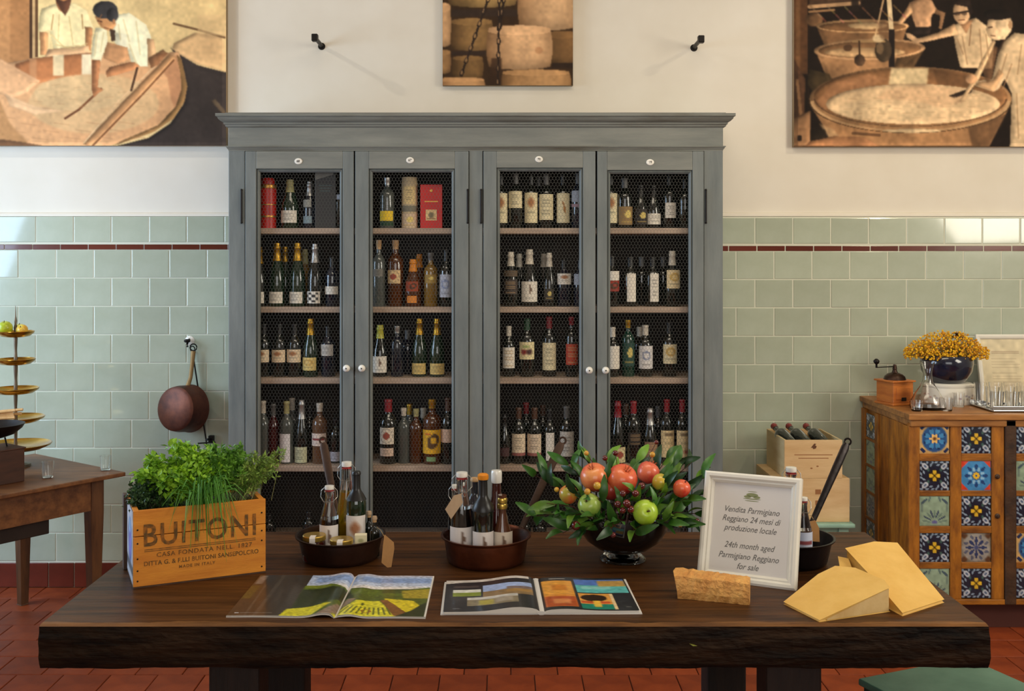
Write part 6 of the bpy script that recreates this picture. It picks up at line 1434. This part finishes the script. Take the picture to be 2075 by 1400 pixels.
# ================================================================ wine crates on a green stool by the wall
pine = mat('pale_pine', L(218, 186, 138), .6, c2=L(196, 158, 108), vscale=3, vec=(1, 5, 5), bump=.05, detail=6)
pine_s = mat('pale_pine_side', L(198, 178, 134), .6, c2=L(178, 152, 106), vscale=3, vec=(5, 1, 5), bump=.05, detail=6)
brand = mat('branded_print', L(150, 100, 60), .8)
mint = mat('mint_green_paint', L(150, 184, 164), .5, c2=L(126, 160, 142), vscale=5)
CRZ = .462
stl = thing('green_stool', 'mint green stool carrying the two wine crates', 'stool', (1.6, 5.33, 0))
MB().box(-.27, .135, -.22, .19, CRZ-.022, CRZ-.001).build('seat', mint, stl, bevel=.006)
for x in (-.22, .085):
    for y in (-.17, .15): MB().box(x-.025, x+.025, y-.025, y+.025, 0, CRZ-.022).build('leg', mint, stl, bevel=.003)
for y in (-.17, .15): MB().box(-.195, .06, y-.012, y+.012, CRZ-.09, CRZ-.022).build('rail', mint, stl)
def wcrate(label, x0, x1, y0, y1, z0, z1, rot, openc):
    cx, cy = (x0+x1)/2, (y0+y1)/2; hw, hd, h = (x1-x0)/2, (y1-y0)/2, z1-z0
    t = thing('wine_crate', label, 'crate', (cx, cy, z0), rot, 'wooden wine crates')
    MB().box(-hw, hw, -hd, -hd+.01, 0, h).build('front_board', pine, t, bevel=.001)
    MB().box(-hw, hw, hd-.01, hd, 0, h).build('back_board', pine, t, bevel=.001)
    for s_ in (-1, 1): MB().box(s_*hw-(.01 if s_ > 0 else 0), s_*hw+(.01 if s_ < 0 else 0), -hd+.0105, hd-.0105, 0, h).build('end_board', pine_s, t, bevel=.001)
    MB().box(-hw+.01, hw-.01, -hd+.01, hd-.01, .002, .01).build('base_board', pine_s, t)
    if not openc: MB().box(-hw, hw, -hd, hd, h, h+.008).build('lid_board', pine, t, bevel=.001)
    return t, hw, hd, h
t, hw, hd, h = wcrate('closed pale wine crate under the open one', 1.345, 1.718, 5.15, 5.52, CRZ, CRZ+.208, .0, False)
for px_, z_ in ((.03, .15), (.03, .095)): MB().box(px_-.014, px_+.014, -hd-.0006, -hd+.001, z_-.012, z_+.012).build('brand_mark', brand, t)
t, hw, hd, h = wcrate('open pale wine crate holding three bottles', 1.395, 1.682, 5.15, 5.50, CRZ+.217, CRZ+.217+.19, .0, True)
ob = t
for a, b, sz, zz in (('line', .19, .004, .115), ('line', .15, .004, .098)):
    MB().box(-b/2, b/2, -hd-.0004, -hd+.001, zz, zz+sz).build('print_line', brand, t)
MB().prism([(0, 0), (.012, .004), (.016, .014), (.008, .02), (.014, .026), (.004, .028), (-.004, .018), (-.014, .006), (-.006, .008)], 0, .0005, TR(0, -hd-.0001, .145) @ RX(PI/2)).build('brand_figure', mat('dark_brand', L(96, 60, 36), .8), t)
for k, z_ in enumerate((.05, .06)): MB().prism([(.006*math.cos(2*PI*i/10), .004*math.sin(2*PI*i/10)) for i in range(10)], 0, .0005, TR(.02 if k else -.01, -hd-.0001, z_) @ RX(PI/2)).build('wood_knot', brand, t)
for k, px in enumerate((1567, 1597, 1632)):
    p = W(px, 862, 5.43); R_ = .037; H = .285
    dirv = Vector((.14, -.80, -.27)).normalized()
    base = p+dirv*H
    t = thing('wine_bottle', 'dark bottle with red capsule reclining in the open crate, %s' % ('leftmost', 'middle', 'rightmost')[k], 'bottle', base, 0, 'bottles in the open wine crate')
    t.rotation_euler = (-dirv).to_track_quat('Z', 'Y').to_euler()
    MB().lathe([(a*R_, b*H) for a, b in PROF['bord']], 24).build('glass_body', G['dark'], t, smooth=50)
    pts = [(a*R_*1.06+.0006, b*H) for a, b in PROF['bord'] if b >= .9 and a > 0]; pts = [(.37*R_*1.06+.0006, .88*H)]+pts+[(0, H*1.003)]
    MB().lathe(pts, 18).build('capsule', cap((124, 38, 34)), t, smooth=50)

# ================================================================ green stool in the right foreground
teal = mat('worn_green_paint', L(92, 126, 108), .5, c2=L(66, 100, 84), vscale=4, bump=.08)
teal_d = mat('dark_worn_green', L(38, 50, 44), .6, var=.4, vscale=12)
a_ = math.atan2(.384, .923); S_ = .455
stt = thing('green_stool', 'worn dark green wooden stool partly under the right end of the table', 'stool', (1.11, 3.25, 0), a_)
MB().box(0, S_, -S_, 0, .428, .45).build('seat', teal, stt, bevel=.006, segs=3)
MB().box(.012, S_-.012, -S_+.012, -.012, .37, .428).build('apron', teal_d, stt, bevel=.003)
for x in (.02, S_-.065):
    for y in (-S_+.02, -.065): MB().box(x, x+.045, y, y+.045, 0, .37).build('leg', teal_d, stt, bevel=.004)
# a grass blade stuck on the front edge of the table
t = thing('fallen_leaf', 'tiny yellow-green leaf stuck to the front edge of the table', 'leaf', W(1396, 1303, 2.709))
MB().add([(0, -.003, 0), (.012, -.006, -.001), (.022, -.004, -.006), (.010, -.005, -.006)], [(0, 1, 2, 3)]).build('blade', mat('pale_leaf', L(150, 156, 60), .6), t)
# ================================================================ sub-parts: pieces that belong to a part of their thing
SUB = {'crank_knob': 'crank', 'drawer_slot': 'drawer', 'gasket': 'stopper', 'paper_seal': 'lid', 'string': 'card', 'hanging_ring': 'handle', 'rivet_strap': 'handle', 'hanging_loop': 'handle',
       'lettering': ('front_board', 'paper_sheet'), 'nail': 'front_board', 'stencil_bar': 'front_board', 'logo_mark': 'paper_sheet', 'emblem': 'carton_body', 'print_line': ('carton_body', 'front_board'), 'crest': 'carton_body',
       'grey_corner': 'carton_body', 'brand_mark': 'front_board', 'brand_figure': 'front_board', 'wood_knot': 'front_board', 'painted_band': 'ceramic_body', 'eye': 'rod', 'cross_bar': 'rod', 'pin': 'block', 'paper_poster': 'end_panel', 'rind': 'paste', 'liquid': 'glass_body'}
def kind_of(o): return o.name.split('.')[0]
for root in [o for o in bpy.data.objects if o.parent is None and o.get('category')]:
    kids = list(root.children); by = {}
    for k in kids: by.setdefault(kind_of(k), k)
    for k in kids:
        want = SUB.get(kind_of(k))
        for w in ((want,) if isinstance(want, str) else want or ()):
            if w in by and by[w] is not k: k.parent = by[w]; break
